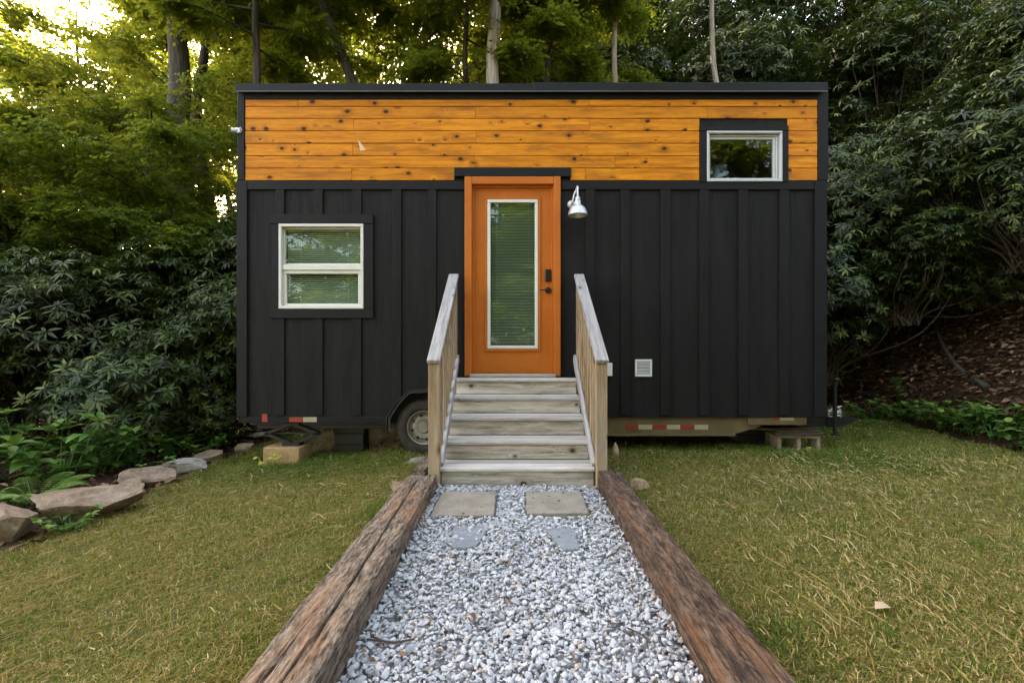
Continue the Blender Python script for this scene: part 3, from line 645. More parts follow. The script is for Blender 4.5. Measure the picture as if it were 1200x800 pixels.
# scissor jack
g=MB();jx=lambda p:(p-600)/106.;jz=lambda p:CAMZ-(p-400)/106.;jy=WY+.10
for dy in(0,.05):
    for a,b in(((341,497),(311,508)),((343,497),(372,508)),((311,508),(341,520)),((372,508),(343,520))):g.beam((jx(a[0]),jy+dy,jz(a[1])),(jx(b[0]),jy+dy,jz(b[1])),.012,.035,(0,0,1),.002)
g.box(jx(332),jx(352),jy-.03,jy+.09,jz(522.5),jz(519),.003);g.box(jx(332),jx(352),jy-.03,jy+.09,jz(498),jz(495),.003);g.tube([(jx(308),jy+.025,jz(508)),(jx(375),jy+.025,jz(508))],.008,8)
hb(g,'scissor_jack',M['blackmetal'],trailer)
# tongue, jack post
g=MB();ty=WY+.95;tx=lambda p:(p-600)*ty/F;tz=lambda p:CAMZ-(p-400)*ty/F
ty=WY+.45
g.box(tx(935),tx(990),ty,ty+.10,tz(499),tz(487),.004);g.prism([(tx(990)+.0005,tz(499)),(tx(1006),tz(493)),(tx(1006),tz(490)),(tx(990)+.0005,tz(487.5))],ty+.02,ty+.08);g.box(tx(968),tx(984),ty-.02,ty-.001,tz(500),tz(485),.003);tongue=hb(g,'trailer_tongue',M['blackmetal'],trailer)
g=MB();g.tube([(tx(974),ty-.06,tz(508)),(tx(974),ty-.06,tz(494))],.018,12);g.tube([(tx(974),ty-.06,tz(494)),(tx(974),ty-.06,tz(447))],.021,12);g.tube([(tx(974),ty-.06,tz(447)),(tx(974),ty-.06,tz(444)),(tx(979),ty-.06,tz(443))],.012,8);g.lathe([(0,.012),(.045,.012),(.045,.0),(0,0)],Matrix.Translation((tx(974),ty-.06,tz(508))),20);hb(g,'tongue_jack',M['blackmetal'],trailer)
g=MB()
rr=np.random.default_rng(4)
for k in range(7):
    c=np.array([tx(975),ty-.035,tz(482)]);ph=rr.uniform(0,6.28);pl=[c+np.array([.075*math.cos(a+ph),-.015*math.sin(2*a+k),.035*math.sin(a)+rr.normal()*.004-.02+.012*k*(k%2)]) for a in np.linspace(0,5.6,14)]
    g.tube(pl,.0055,6)
hb(g,'safety_chain',M['galv'],trailer,True)
# piers and blocks under the trailer
def pier(x,y,w,zt,label):
    t=thing('support_pier',label,'support pier',(x,y,0),'piers under the trailer')
    zc=gz(x,y)-.03;g=MB()
    n=3;hh=(zt-zc)/n
    for k in range(n):g.box(-w/2+.012*(k%2),w/2-.008*(k%2),-.1,.1,zc+k*hh+.001,zc+(k+1)*hh-.002,.004)
    g.build('pier_block',M['blackmetal'],t);return t
t=pier((412-600)/99.,WY+.45,.36,wz(495)-.06,'black stacked block pier under the trailer left of the wheel')
pier((875-600)/98.,WY+.5,.34,wz(510),'dark block pier under the right part of the trailer beam');
def cinder_block(cx,cy,rz,label):
    t=thing('cinder_block',label,'cinder block',(cx,cy,gz(cx,cy)-.005),None,rz)
    g=MB();w,d,h,th=.45,.2,.19,.034
    # block lying on its side with the hollows facing the camera
    g.box(-w/2,w/2,-d/2,d/2,h-th,h,.006);g.box(-w/2,w/2,-d/2,d/2,0,th,.006)
    for x in(-w/2+th/2,0,w/2-th/2):g.box(x-th/2,x+th/2,-d/2+.001,d/2-.001,th+.0005,h-th-.0005,.006)
    g.build('block_body',stone_mat('tan_concrete',(.20,.15,.10),(.30,.24,.17),(.38,.31,.23),18.),t);return t
by=WY+.18;cinder_block((931-600)*by/F,by,R(-4),'tan hollow concrete block on the grass under the trailer tongue end')
g=MB();g.box(-.26,.26,-.16,.16,0,.03,.004);g.box(-.24,.25,-.14,.14,.0305,.055,.004);g.box(-.15,.22,-.12,.12,.0555,.085,.004)  # flat boxes stand for dark flat stones between block and trailer
o=tag(g.build('shim_stones',M['block_wood']),'dark stack of flat shim stones lying on the hollow concrete block','shim stones')
o.data.materials[0]=wood('dark_shim_stone',[(.3,(.03,.024,.018)),(.6,(.07,.055,.04)),(.8,(.11,.09,.06))]);o.location=((931-600)*by/F-.02,by+.03,gz((931-600)*by/F,by)+.186)
jb=WY+.14;bx=(338-600)*jb/F
g=MB();g.box(-.20,.20,-.15,.15,0,.20,.006,grain=1);o=tag(g.build('wood_block',M['block_wood']),'tan wooden block on the grass under the black scissor jack','wood block')
o.location=(bx,jb,min(gz(bx,jb)-.01,-.13));o.rotation_euler.z=R(-3)

# ------------------------------------------------------------------ staircase
st=thing('wooden_steps','weathered grey wooden steps with two handrails up to the orange door','stairs',(.045,4.3,0))
sinv=Matrix.Translation((-.045,-4.3,0))
def sb(g,name,mat,parent=None,smooth=False):
    o=g.build(name,mat,None,smooth);o.data.transform(sinv);o.parent=parent or st;return o
SX0,SX1=-.583,.672
ZTr=[.205,.363,.525,.680,.838];YF=[3.655,3.907,4.159,4.411,4.663]
for k in range(5):
    y1=(YF[k+1]+.022) if k<4 else WY-.085
    g=MB();mid=(YF[k]+y1)/2
    e=random.uniform(-.004,.004)
    g.box(SX0+e,SX1+e,YF[k],mid-.003,ZTr[k]-.032,ZTr[k],.007);g.box(SX0+.003,SX1-.002,mid+.003,y1,ZTr[k]-.032,ZTr[k]-.0015,.006)
    sb(g,'tread',M['tread_wood'])
    zb=.015 if k==0 else ZTr[k-1]+.002
    g=MB();g.box(SX0+.012,SX1-.012,YF[k]+.022,YF[k]+.046,zb,ZTr[k]-.034,.003);sb(g,'riser',M['grey_wood'])
for x in(SX0+.002,SX1-.04):
    g=MB();pl=[(3.72,.0),(3.72,.16)]
    for k in range(1,5):pl+=[(YF[k]+.048,ZTr[k-1]-.035),(YF[k]+.048,ZTr[k]-.035)]
    pl+=[(4.80,ZTr[4]-.035),(4.80,.46),(4.0,.0)]
    n=len(pl);V=[(x,y,z) for y,z in pl]+[(x+.038,y,z) for y,z in pl];g.faces(V,[tuple(range(n)),tuple(reversed(range(n,2*n)))]+[(i,n+i,n+(i+1)%n,(i+1)%n) for i in range(n)]);sb(g,'stringer',M['post_wood'])
def rail(side):
    xi=SX0 if side<0 else SX1                       # inner edge of the posts
    xa,xb=(xi-.085,xi+.006) if side<0 else (xi+.001,xi+.088)
    xc=(xa+xb)/2
    g=MB();g.box(xa,xb,3.622,3.711,.0,1.045,.005,grain=2);sb(g,'front_post',M['post_wood'])
    zc=lambda y:1.055+(1.905-1.055)*(y-3.62)/(4.86-3.62)
    g=MB();g.box(xa+.004,xb,4.745,4.82,.0,zc(4.745)-.005,.005,grain=2);sb(g,'back_post',M['post_wood'])
    g=MB();g.beam((xc-.001*side,3.60,zc(3.60)+.016),(xc-.001*side,4.87,zc(4.87)+.016),.105,.036,b=.006);sb(g,'handrail',M['rail_wood'])
    zl=lambda y:.215+(.985-.215)*(y-3.712)/(4.745-3.712)
    xr=(xi+.008 if side<0 else xi-.008)             # lower rail stands on the inner side
    g=MB();g.beam((xr,3.700,zl(3.700)),(xr,4.83,zl(4.83)),.030,.085,b=.004);sb(g,'lower_rail',M['rail_wood'])
    g=MB();g.beam((xc,3.712,zc(3.712)-.075),(xc,4.744,zc(4.744)-.075),.034,.085,b=.004);sb(g,'upper_rail',M['post_wood'])
    for k in range(7):
        y=3.712+(k+1)*(4.745-3.712)/8;xb_=xc+(.018 if side<0 else -.018)
        g=MB();g.box(xb_-.018,xb_+.018,y-.018,y+.018,zl(y)-.05,zc(y)-.05,.003,grain=2);sb(g,'baluster',M['post_wood'])
rail(-1);rail(1)

# ------------------------------------------------------------------ stones and small things
def rock_mesh(name,seed,sx,sy,sz,mat,cuts=16):
    rng=np.random.default_rng(seed)
    import bmesh
    bm=bmesh.new();bmesh.ops.create_icosphere(bm,subdivisions=5,radius=1);V=np.array([v.co[:] for v in bm.verts]);Fs=[tuple(v.index for v in f.verts) for f in bm.faces];bm.free()
    P=np.sign(V)*np.abs(V)**.62
    for k in range(cuts):
        d=rng.normal(size=3);d/=np.linalg.norm(d);lim=rng.uniform(.5,.85);ex=np.maximum(P@d-lim,0);P=P-ex[:,None]*d*.985
    n=fbm(P[:,0]*2+P[:,2],P[:,1]*2-P[:,2],seed,1.3,5)-.5;lay=fbm(P[:,2]*9+P[:,0],P[:,0]*.8+P[:,1]*.7,seed+2,1.,3)-.5
    n2=fbm(P[:,0]*5+P[:,2]*2,P[:,1]*5+P[:,2]*4,seed+4,1.,4)-.5;P=P*(1+.12*n+.09*lay+.09*n2)[:,None];P=P*np.array([sx,sy,sz]);g=MB();g.faces(P,Fs);me=g.mesh(name,mat,True)
    try:me.set_sharp_from_angle(angle=R(32))
    except Exception:pass
    return me
M['sandstone']=stone_mat('tan_sandstone',(.10,.072,.048),(.27,.20,.14),(.43,.36,.28),7.)
M['tanstone']=stone_mat('tan_stone',(.28,.2,.12),(.42,.31,.2),(.55,.44,.31),9.)
M['greystone']=stone_mat('grey_stone',(.2,.18,.15),(.36,.33,.29),(.48,.45,.41),8.)
def rock(x,y,z,s,rz,mat,label,seed,cat='stone',grp='stones edging the lawn'):
    o=link('edging_stone',rock_mesh('edging_stone',seed,*s,M[mat]));o.location=(x,y,gz(x,y)+z);o.rotation_euler=(R(random.uniform(-6,6)),R(random.uniform(-6,6)),rz);return tag(o,label,cat,grp)
def gp(px,py,zz=None):
    if zz is None:
        for y in np.arange(1.2,14,.01):
            x=(px-600)*y/F
            if gz(x,y)>=CAMZ-(py-400)*y/F:return x,y
    y=F*(CAMZ-(zz or 0))/(py-400);return ((px-600)*y/F,y)
x,y=gp(8,632);rock(x-.05,y+.02,.06,(.27,.2,.19),.2,'sandstone','cracked tan boulder at the lower end of the lawn stone edging',5)
x,y=gp(100,610);rock(x-.03,y+.06,.10,(.36,.2,.21),R(38),'sandstone','long flat topped sandstone boulder beside the fern',8)
x,y=gp(178,567);rock(x,y,.05,(.26,.17,.13),R(35),'sandstone','low rough sandstone behind the long boulder',14)
x,y=gp(212,556);rock(x,y+.1,.05,(.27,.16,.08),R(20),'greystone','flat grey tan stone at mid length of the lawn edging',17)
x,y=gp(250,540);rock(x-.03,y,.03,(.2,.13,.09),R(30),'sandstone','brownish stone between the flat grey tan one and the small tan one',41)
x,y=gp(158,582);rock(x-.06,y,.04,(.13,.12,.11),R(60),'sandstone','small blocky stone wedged at the far end of the long boulder',43)
x,y=gp(285,527);rock(x,y,.03,(.17,.1,.06),R(15),'tanstone','small tan stone below the pale flat stone near the house corner',19)
x,y=gp(302,518);rock(x,y+.08,.09,(.2,.11,.04),R(8),'greystone','thin pale flat stone near the house corner',23)
x,y=gp(462,577);rock(x+.03,y,.03,(.07,.07,.09),.3,'tanstone','small tan stone against the left path timber',29,grp='loose stones by the timbers')
x,y=gp(748,572);rock(x,y,.02,(.09,.12,.08),.5,'tanstone','pale tan stone on the grass against the right path timber',31,grp='loose stones by the timbers')
x,y=gp(714,530);rock(x+.03,y-.15,.06,(.05,.05,.08),.5,'tanstone','little tan stone behind the right stair post',33,grp='loose stones by the timbers')
x,y=gp(487,540);rock(x,y-.05,.0,(.14,.09,.05),.4,'greystone','grey chock stone wedged under the trailer wheel',35,grp='loose stones by the timbers')

# ------------------------------------------------------------------ leaf geometry
OV=np.array([(0,0,0),(.3,-.5,.05),(.32,0,-.0),(.3,.5,.05),(.66,-.42,.0),(.68,0,-.06),(.66,.42,.0),(1,0,-.16)])
OF=[(0,1,2),(0,2,3),(2,1,4,5),(3,2,5,6),(5,4,7),(6,5,7)]
DV=np.array([(0,0,0),(.42,-.5,.05),(1,0,-.06),(.42,.5,.05)]);DF=[(0,1,2),(0,2,3)]
def nrm(v):return v/(np.linalg.norm(v,axis=-1,keepdims=True)+1e-9)
def leaves(mb,base,d,up,L,Wd,tint,kind='o',curl=1.):
    TV,TF=(OV,OF) if kind=='o' else (DV,DF)
    d=nrm(d);sd_=nrm(np.cross(d,up));u=np.cross(sd_,d);L=np.broadcast_to(np.asarray(L,float),(len(base),))
    P=base[:,None,:]+L[:,None,None]*(TV[None,:,0:1]*d[:,None,:]+TV[None,:,1:2]*Wd*sd_[:,None,:]+TV[None,:,2:3]*curl*u[:,None,:])
    mb.tiled(P,TF,tint=tint)
# ---- rhododendron
def rhodo(seed,rx,rz,nw,z0=.5,leaf=.13):
    rng=np.random.default_rng(seed);fol=MB();stm=MB()
    nl=9;lc=np.stack([rng.normal(0,.45*rx,nl),rng.normal(0,.45*rx,nl),z0+rz*(.15+.85*rng.random(nl))],1);lr=rx*rng.uniform(.35,.62,nl)
    pk=rng.integers(0,nl,nw);dd=nrm(rng.normal(size=(nw,3))+np.array([0,0,.25]));rad=lr[pk]*(1-.55*rng.random(nw)**2.2)
    P=lc[pk]+dd*rad[:,None]*np.array([1.15,1.15,.8]);keep=P[:,2]>.15;P,dd=P[keep],dd[keep]
    out=nrm(P-np.array([0,0,z0]));ax=nrm(out*.55+dd*.4+np.array([0,0,.75])+rng.normal(0,.22,P.shape))
    n=len(P);ctint=np.clip(.42+.26*rng.normal(size=n),0,.92);newg=rng.random(n)<.08
    ref=np.where(np.abs(ax[:,2:3])<.9,np.array([[0,0,1.]]),np.array([[1.,0,0]]));A=nrm(np.cross(ax,ref));B=np.cross(ax,A)
    kn=rng.integers(8,13,n)
    for k in range(12):
        on=k<kn;th=2*math.pi*(k/kn+.08*rng.random(n)) + rng.random(n)*.3;rd=np.cos(th)[:,None]*A+np.sin(th)[:,None]*B
        el=np.where(newg,rng.uniform(.2,.7,n),rng.uniform(-.5,.4,n));d=rd*np.cos(el)[:,None]+ax*np.sin(el)[:,None]+np.array([0,0,-.08])
        L=leaf*rng.uniform(.72,1.25,n)
        i=np.where(on)[0];leaves(fol,(P+rd*.012)[i],d[i],ax[i],L[i],.245,np.clip(ctint+.12*rng.normal(size=n)+np.where(newg,.35,0),0,1)[i],'o',.9)
    for k in rng.choice(n,min(n,42),replace=False):
        q=P[k]-ax[k]*.02;b=np.array([rng.normal(0,.12),rng.normal(0,.12),-.1]);m1=b*.4+q*.6+np.array([rng.normal(0,.15),rng.normal(0,.15),-.25]);stm.tube(smooth_path([b,b*.75+m1*.3+[0,0,.15],m1,q],4),np.linspace(.022,.005,13),5,cap=False)
    return fol.mesh('foliage',M['leaf_rhodo'],True),stm.mesh('stems',M['twig'],True)
RH=[rhodo(100,1.75,2.5,2100,.5,.118),rhodo(101,1.6,2.9,2100,.5,.118),rhodo(102,1.9,2.1,2100,.45,.118),rhodo(103,1.5,1.7,1700,.3,.112)]
def place_rhodo(k,x,y,s,rz,label,dz=0.,grp='rhododendrons around the clearing'):
    t=thing('rhododendron_shrub',label,'shrub',(x,y,gz(x,y)+dz),grp,rz);t.scale=(s,s,s)
    link('foliage',RH[k][0],t);link('stems',RH[k][1],t);return t
RPL=[(1,5.55,8.2,1.0,.3,'rhododendron overhanging the bank just right of the house end',.55),
(0,8.0,7.3,1.0,1.9,'rhododendron with open leaf whorls at the right edge of the photo above bare bank',.35),
(2,7.4,9.2,1.1,2.6,'broad rhododendron on the bank behind the two front right shrubs'),
(0,9.6,8.0,1.2,4.1,'tall rhododendron high at the right edge of the hillside'),
(1,4.9,10.2,1.15,5.0,'rhododendron rising behind the right roof corner'),
(2,7.2,11.6,1.25,.9,'rhododendron higher up the slope above the right roof corner'),
(0,9.6,11.0,1.3,3.3,'dark rhododendron near the top right of the hillside'),
(1,3.0,10.6,1.05,2.2,'rhododendron showing above the roof over the high small window'),
(2,1.4,11.4,1.05,4.6,'rhododendron showing above the roof right of the door'),
(0,4.7,13.2,1.3,1.4,'rhododendron in the second row above the right part of the roof'),
(1,7.6,14.6,1.5,2.8,'large dark rhododendron far up the slope at the top of the photo'),
(2,11.8,10.0,1.4,.2,'rhododendron beyond the right edge shrubs uphill'),
(1,2.6,14.4,1.3,3.9,'rhododendron between the thin trunks far behind the roof'),
(0,11.2,14.0,1.6,5.5,'large rhododendron at the far top right corner'),
(2,5.2,16.8,1.6,4.4,'rhododendron at the crest behind the upper slope shrubs'),
(2,3.6,17.0,2.0,5.2,'large rhododendron behind the upper row above the lamp side of the roof'),(1,.9,17.5,1.9,3.0,'large rhododendron far back between the pale trunk and the lamp'),(0,4.2,20.5,2.4,1.0,'huge rhododendron mass at the crest above the roof right half'),(1,8.2,21,2.6,1.8,'huge rhododendron mass at the crest beyond the roof corner'),(0,8.7,15.2,1.5,1.2,'rhododendron up the slope between roof corner and top edge'),(1,6.6,16.5,1.7,2.2,'rhododendron near the top edge above the small high window'),(2,9.8,17.0,1.8,4.2,'rhododendron in the highest row right of the roof corner'),(0,6.2,18.5,1.9,1.2,'large rhododendron at the top of the slope above the high window'),(1,10.5,18.5,2.0,3.2,'large rhododendron at the top of the slope beyond the roof corner'),(2,2.2,18.0,1.7,.2,'large rhododendron far behind the roof right of its middle')]
for a in RPL:place_rhodo(*a)
RPL2=[(3,7.3,6.5,.8,2.2,'rhododendron with big pale whorls hanging over the dark hollow at the right edge',.95),(3,6.3,7.3,.7,4.0,'small rhododendron hanging low beside the right house end',1.05)]
for a in RPL2:place_rhodo(*a)
LPL=[(1,-4.7,7.2,1.0,.5,'rhododendron close to the left end wall of the house'),
(3,-5.4,6.7,1.0,2.0,'dark rhododendron above the small flat stones left of the house'),
(2,-6.9,7.3,1.0,3.5,'broad dark rhododendron above the fern and boulder'),
(3,-7.7,6.7,1.0,5.1,'low rhododendron at the left edge behind the leafy bed'),
(0,-6.4,9.0,1.05,1.1,'rhododendron behind the left shrubs under the big trunk'),
(1,-8.8,8.0,1.0,4.2,'rhododendron at the left edge beneath the sunlit branches'),
(0,-4.0,9.6,1.1,3.0,'rhododendron behind the left roof corner'),
(2,-9.6,5.2,1.1,.8,'broad rhododendron beyond the left edge of the photo'),(0,-11.2,7.2,1.2,2.9,'tall rhododendron beyond the left edge of the photo'),(1,-11.8,3.6,1.1,4.4,'rhododendron farthest left beyond the fern bed'),
(3,-4.4,6.5,.62,.4,'small rhododendron beside the left house wall near the leafy stem')]
for a in LPL:place_rhodo(*a)

# ---- deciduous trees
def tree(seed,H,tr,cb,cr,nspray,leaf,kind,barkm,leafm,lean=(0,0),perleaf=11,width=.62):
    rng=np.random.default_rng(seed);T=MB();C=MB()
    n=16;zz=np.linspace(-.4,H,n);wob=np.cumsum(rng.normal(0,.035,(n,2)),0)*(H/10)
    P=np.stack([lean[0]*zz/H+wob[:,0],lean[1]*zz/H+wob[:,1],zz],1);rad=tr*(1-.86*(np.clip(zz,0,H)/H)**1.1);rad[0]*=1.35;rad[1]*=1.1
    T.tube(smooth_path(P,3),np.interp(np.linspace(0,1,(n-1)*3+1),np.linspace(0,1,n),rad),14)
    nl=max(12,int((H-cb)*3.4));pts=[];dirs=[]
    for k in range(nl):
        f=(k+rng.random()*.8)/nl;z=cb+(H-cb)*.97*f;i=np.interp(z,zz,np.arange(n));b=np.array([np.interp(z,zz,P[:,j]) for j in range(3)]);az=k*2.4+rng.normal(0,.35)
        ln=cr*(.35+.65*math.sin(math.pi*min(1,.18+.82*(1-f)))) *rng.uniform(.7,1.15);up=.15+.55*f
        d=np.array([math.cos(az),math.sin(az),0]);mid_=b+d*ln*.5+np.array([0,0,ln*up*.42]);e=b+d*ln+np.array([0,0,ln*up*.55-.1*ln])
        pth=smooth_path([b,mid_+rng.normal(0,.06*ln,3),e],6);r0=max(.012,np.interp(z,zz,rad)*.42);T.tube(pth,np.linspace(r0,.006,len(pth)),6,cap=False)
        for j in range(int(3+ln*2.2)):
            t=rng.uniform(.25,.95);q=pth[int(t*(len(pth)-1))];a2=az+rng.choice([-1,1])*rng.uniform(.5,1.2);l2=ln*(1-t*.55)*rng.uniform(.3,.55)
            e2=q+l2*np.array([math.cos(a2),math.sin(a2),rng.uniform(-.15,.35)]);s2=smooth_path([q,(q+e2)/2+rng.normal(0,.05*l2,3)+[0,0,.06*l2],e2],4);T.tube(s2,np.linspace(max(.006,r0*.35),.003,len(s2)),4,cap=False)
            for v in np.linspace(.2,1,6):
                pp=s2[int(v*(len(s2)-1))];pts.append(pp);dirs.append([math.cos(a2),math.sin(a2),0])
        for v in np.linspace(.3,1,7):pts.append(pth[int(v*(len(pth)-1))]);dirs.append(d)
    pts=np.array(pts);dirs=np.array(dirs);pk=rng.integers(0,len(pts),nspray);B=pts[pk]+rng.normal(0,.10,(nspray,3));a=rng.normal(0,.8,nspray)
    d=dirs[pk];d=np.stack([d[:,0]*np.cos(a)-d[:,1]*np.sin(a),d[:,0]*np.sin(a)+d[:,1]*np.cos(a),rng.normal(-.12,.2,nspray)],1);d=nrm(d)
    up=nrm(np.array([0,0,1.])+rng.normal(0,.28,(nspray,3)));sd_=nrm(np.cross(d,up));tl=leaf*rng.uniform(3.,6.,nspray);ct=np.clip(.45+.2*rng.normal(size=nspray),0,1)
    for j in range(perleaf):
        s_=(j+.5)/perleaf;sgn=1 if j%2 else -1;base=B+d*(tl*s_)[:,None]+rng.normal(0,.012,(nspray,3))-np.array([0,0,.25])*(tl*s_*s_)[:,None]
        ld=d*(.35+.5*s_)+sd_*sgn*(.9*(1-s_*.6))+rng.normal(0,.18,(nspray,3))+np.array([0,0,-.22]);lu=nrm(up+rng.normal(0,.30,(nspray,3)))
        leaves(C,base,ld,lu,leaf*rng.uniform(.7,1.2,nspray),width,np.clip(ct+.14*rng.normal(size=nspray),0,1),kind,1.)
    return T.mesh('trunk',M[barkm],True),C.mesh('crown',M[leafm],True)
TR={'u0':tree(200,6.5,.09,1.0,2.5,2600,.078,'o','bark_dark','leaf_decid',(.3,.1)),
'u1':tree(201,7.5,.10,1.4,2.7,2700,.075,'o','bark_dark','leaf_decid',(-.4,.2)),
'c0':tree(202,15.5,.30,8.6,4.2,6200,.125,'d','bark_grey','leaf_decid',(-.6,0)),
'c1':tree(203,14.5,.16,8.8,3.6,4300,.125,'d','bark_dark','leaf_decid',(.3,.2)),
'c2':tree(204,15.5,.19,9.2,3.6,4800,.125,'d','bark_pale','leaf_decid',(.1,.1)),
'c4':tree(206,14,.085,9.6,2.4,1500,.13,'d','bark_pale','leaf_decid',(.3,.1)),
'c3':tree(205,14,.17,8.4,3.6,4300,.12,'d','bark_dark','leaf_decid',(-5.,.3))}
def place_tree(k,x,y,s,rz,label,name='forest_tree',grp='forest trees behind the house',sw=None):
    t=thing(name,label,'tree',(x,y,gz(x,y)-.1),grp,rz);t.scale=(s,s,s)
    link('trunk',TR[k][0],t);link('crown',TR[k][1],t);return t
def pxy(px,y):return (px-600)*y/F
U='understory trees';N_='understory_tree'
for k,x,y,s,rz,lb in[
('u0',-8.3,8.9,1.0,.4,'slim leafy tree just left of the big grey trunk'),
('u1',-9.3,8.4,.95,2.2,'bright leafy tree at the upper left edge of the photo'),
('u0',-8.6,6.9,.75,3.7,'low young tree with pale leaves at the left edge'),
('u1',-8.2,12.4,1.1,1.2,'leafy tree behind the big grey trunk'),
('u0',-11.2,10.8,1.15,5.0,'leafy tree far back at the left edge'),
('u1',-4.4,13.0,1.15,4.0,'leafy tree behind the left part of the roof'),
('u0',-2.2,13.2,1.2,1.6,'leafy tree behind the roof above the sash window'),
('u1',-.6,13.4,1.2,.2,'leafy tree behind the roof left of the pale trunk'),
('u0',1.6,14.6,1.25,2.9,'leafy tree behind the roof right of the pale trunk'),
('u0',-5.6,16.5,1.6,2.,'tree filling the woods behind the left roof end'),('u1',-2.6,18.5,1.8,3.,'tree filling the woods far behind the sash window side'),('u0',-8.6,19,1.8,4.,'tree filling the woods behind the big grey trunk'),('u1',1.2,19.5,1.8,5.2,'tree filling the woods far behind the door'),
('u1',.9,13.4,1.1,2.9,'leafy tree behind the roof just right of the door'),
('u1',-13.2,7.0,1.2,.6,'leafy tree standing out past the left edge shrubs'),('u0',-12.5,11.8,1.3,2.1,'leafy tree past the left edge behind the shrubs'),('u0',-14.5,3.5,1.3,4.1,'leafy tree farthest out past the left edge'),
('u0',-6.1,8.2,.72,2.6,'leafy sapling half hiding the big grey trunk'),('u1',-7.1,8.5,.8,3.6,'leafy sapling in front of the big grey trunk foot'),('u0',-5.0,8.8,.75,1.4,'leafy sapling just left of the house corner trim'),
('u0',-6.9,7.9,.62,5.6,'low leafy sapling in front of the shrubs left of the house'),
('u1',-8.0,7.4,.66,.9,'low bright sapling in front of the left shrubs'),
('u0',-13.5,15.5,1.6,1.0,'sunlit tree far back near the left edge'),
('u1',-16.5,18,1.9,2.0,'sunlit tree far back behind the left edge trees'),
('u0',-19,15.5,1.9,3.0,'sunlit tree far beyond the left edge'),
('u1',-12.5,22,2.0,4.0,'sunlit distant tree seen left of the big grey trunk'),
('u0',-21,24,2.3,5.0,'tall sunlit tree deep in the woods at the left edge'),
('u1',-17,28,2.4,.5,'tall sunlit tree deep in the woods left of the big grey trunk'),
('u0',-9,26,2.3,1.5,'tall distant tree seen just right of the big grey trunk'),
('u1',-4,25,1.5,2.5,'tall distant tree seen above the left roof end'),
('u0',.5,24,1.5,3.5,'tall distant tree seen above the middle of the roof'),
('u1',-28,27,2.6,4.5,'tall sunlit tree far out past the left edge')]:place_tree(k,x,y,s,rz,lb,N_,U)
for k,px,y,s,rz,lb in[
('c0',219,9.6,1.0,0.,'big straight grey trunk rising left of the house'),
('c1',241,12.0,1.15,1.0,'blurred trunk beside the big grey one in the sun glow'),
('c1',314,8.7,.8,2.0,'slim dark trunk above the left roof corner'),
('c3',536,9.3,1.0,0.,'dark leaning trunk above the left half of the roof'),
('c1',545,9.4,.7,4.0,'slim trunk just left of the pale trunk'),
('c2',583,8.5,.95,0.6,'pale bare trunk above the middle of the roof'),
('c1',630,9.8,.75,5.2,'dark trunk just right of the pale trunk'),
('c4',728,10.0,1.0,3.0,'thin pale trunk among the shrubs right of the roof middle'),
('c4',847,10.0,1.0,1.7,'thin pale trunk above the small high window'),
('c1',250,21.0,1.1,3.5,'distant tree in the bright woods at left'),
('c0',330,20.0,1.05,4.4,'distant tree high behind the left roof'),
('c0',1000,20.0,1.1,5.8,'distant tree uphill beyond the right roof corner')]:place_tree(k,pxy(px,y),y,s,rz,lb)
BT=[('c0',12,-13.5,.95,1,'tall tree behind the viewer mirrored high in the small window'),('c3',9,-15,1.1,2.2,'leaning tree behind the viewer mirrored in the small high window'),('c1',-9.5,-14,1.1,.3,'tall tree behind the viewer mirrored in the top of the sash window'),('c3',-5,-15,1.,5,'leaning tree behind the viewer near the sash window reflection'),('u1',11,-10.5,1.9,4.,'broad leafy tree behind the viewer mirrored in the small window'),('u1',-10.5,-9.5,1.5,.3,'leafy tree behind the viewer mirrored at the left of the sash window'),('u0',-7.2,-11,1.6,1.3,'leafy tree behind the viewer mirrored in the sash window'),('u1',-3.6,-10,1.5,2.5,'leafy tree behind the viewer mirrored left of the door glass'),('u0',-.4,-12,1.7,4.3,'leafy tree behind the viewer mirrored in the door glass'),('u1',2.8,-11,1.6,5.,'leafy tree behind the viewer mirrored right of the door glass'),('u0',6.2,-12,1.6,.9,'leafy tree behind the viewer mirrored below the high window'),('u1',9.5,-12.5,1.7,2.,'leafy tree behind the viewer mirrored right of the high window'),('c2',8.0,-13,.9,3.,'pale trunk tree behind the viewer mirrored in the high window'),('c3',-2,-16,1.,4.,'taller tree behind the viewer beyond the door reflection'),('c1',3.5,-17,1.,1.,'taller tree behind the viewer in the second row'),('u0',12.5,-11,1.7,2.,'leafy tree behind the viewer at the far right')]
for k,x,y,s,rz,lb in BT:place_tree(k,x,y,s,rz,lb,'forest_tree','trees behind the viewer')
for a in[(0,-9,-14,1.9,4,'tall rhododendron behind the viewer at far left'),(1,-4,-16,2.2,1,'tall rhododendron behind the viewer in the second row at left'),(0,0,-17,2.3,2,'tall rhododendron behind the viewer in the second row at the middle'),(1,5,-17,2.3,5,'tall rhododendron behind the viewer in the second row at right'),(1,9,-16,2.3,3,'tall rhododendron behind the viewer at far right'),(2,-5.5,-12.5,1.3,0,'rhododendron behind the viewer below the sash window reflection'),(0,-1.8,-13.5,1.4,1,'rhododendron behind the viewer below the door reflection'),(2,1.4,-13.5,1.4,2,'rhododendron behind the viewer right of the door reflection'),(0,5,-13.5,1.4,3,'rhododendron behind the viewer at right')]:place_rhodo(*a,grp='trees behind the viewer')

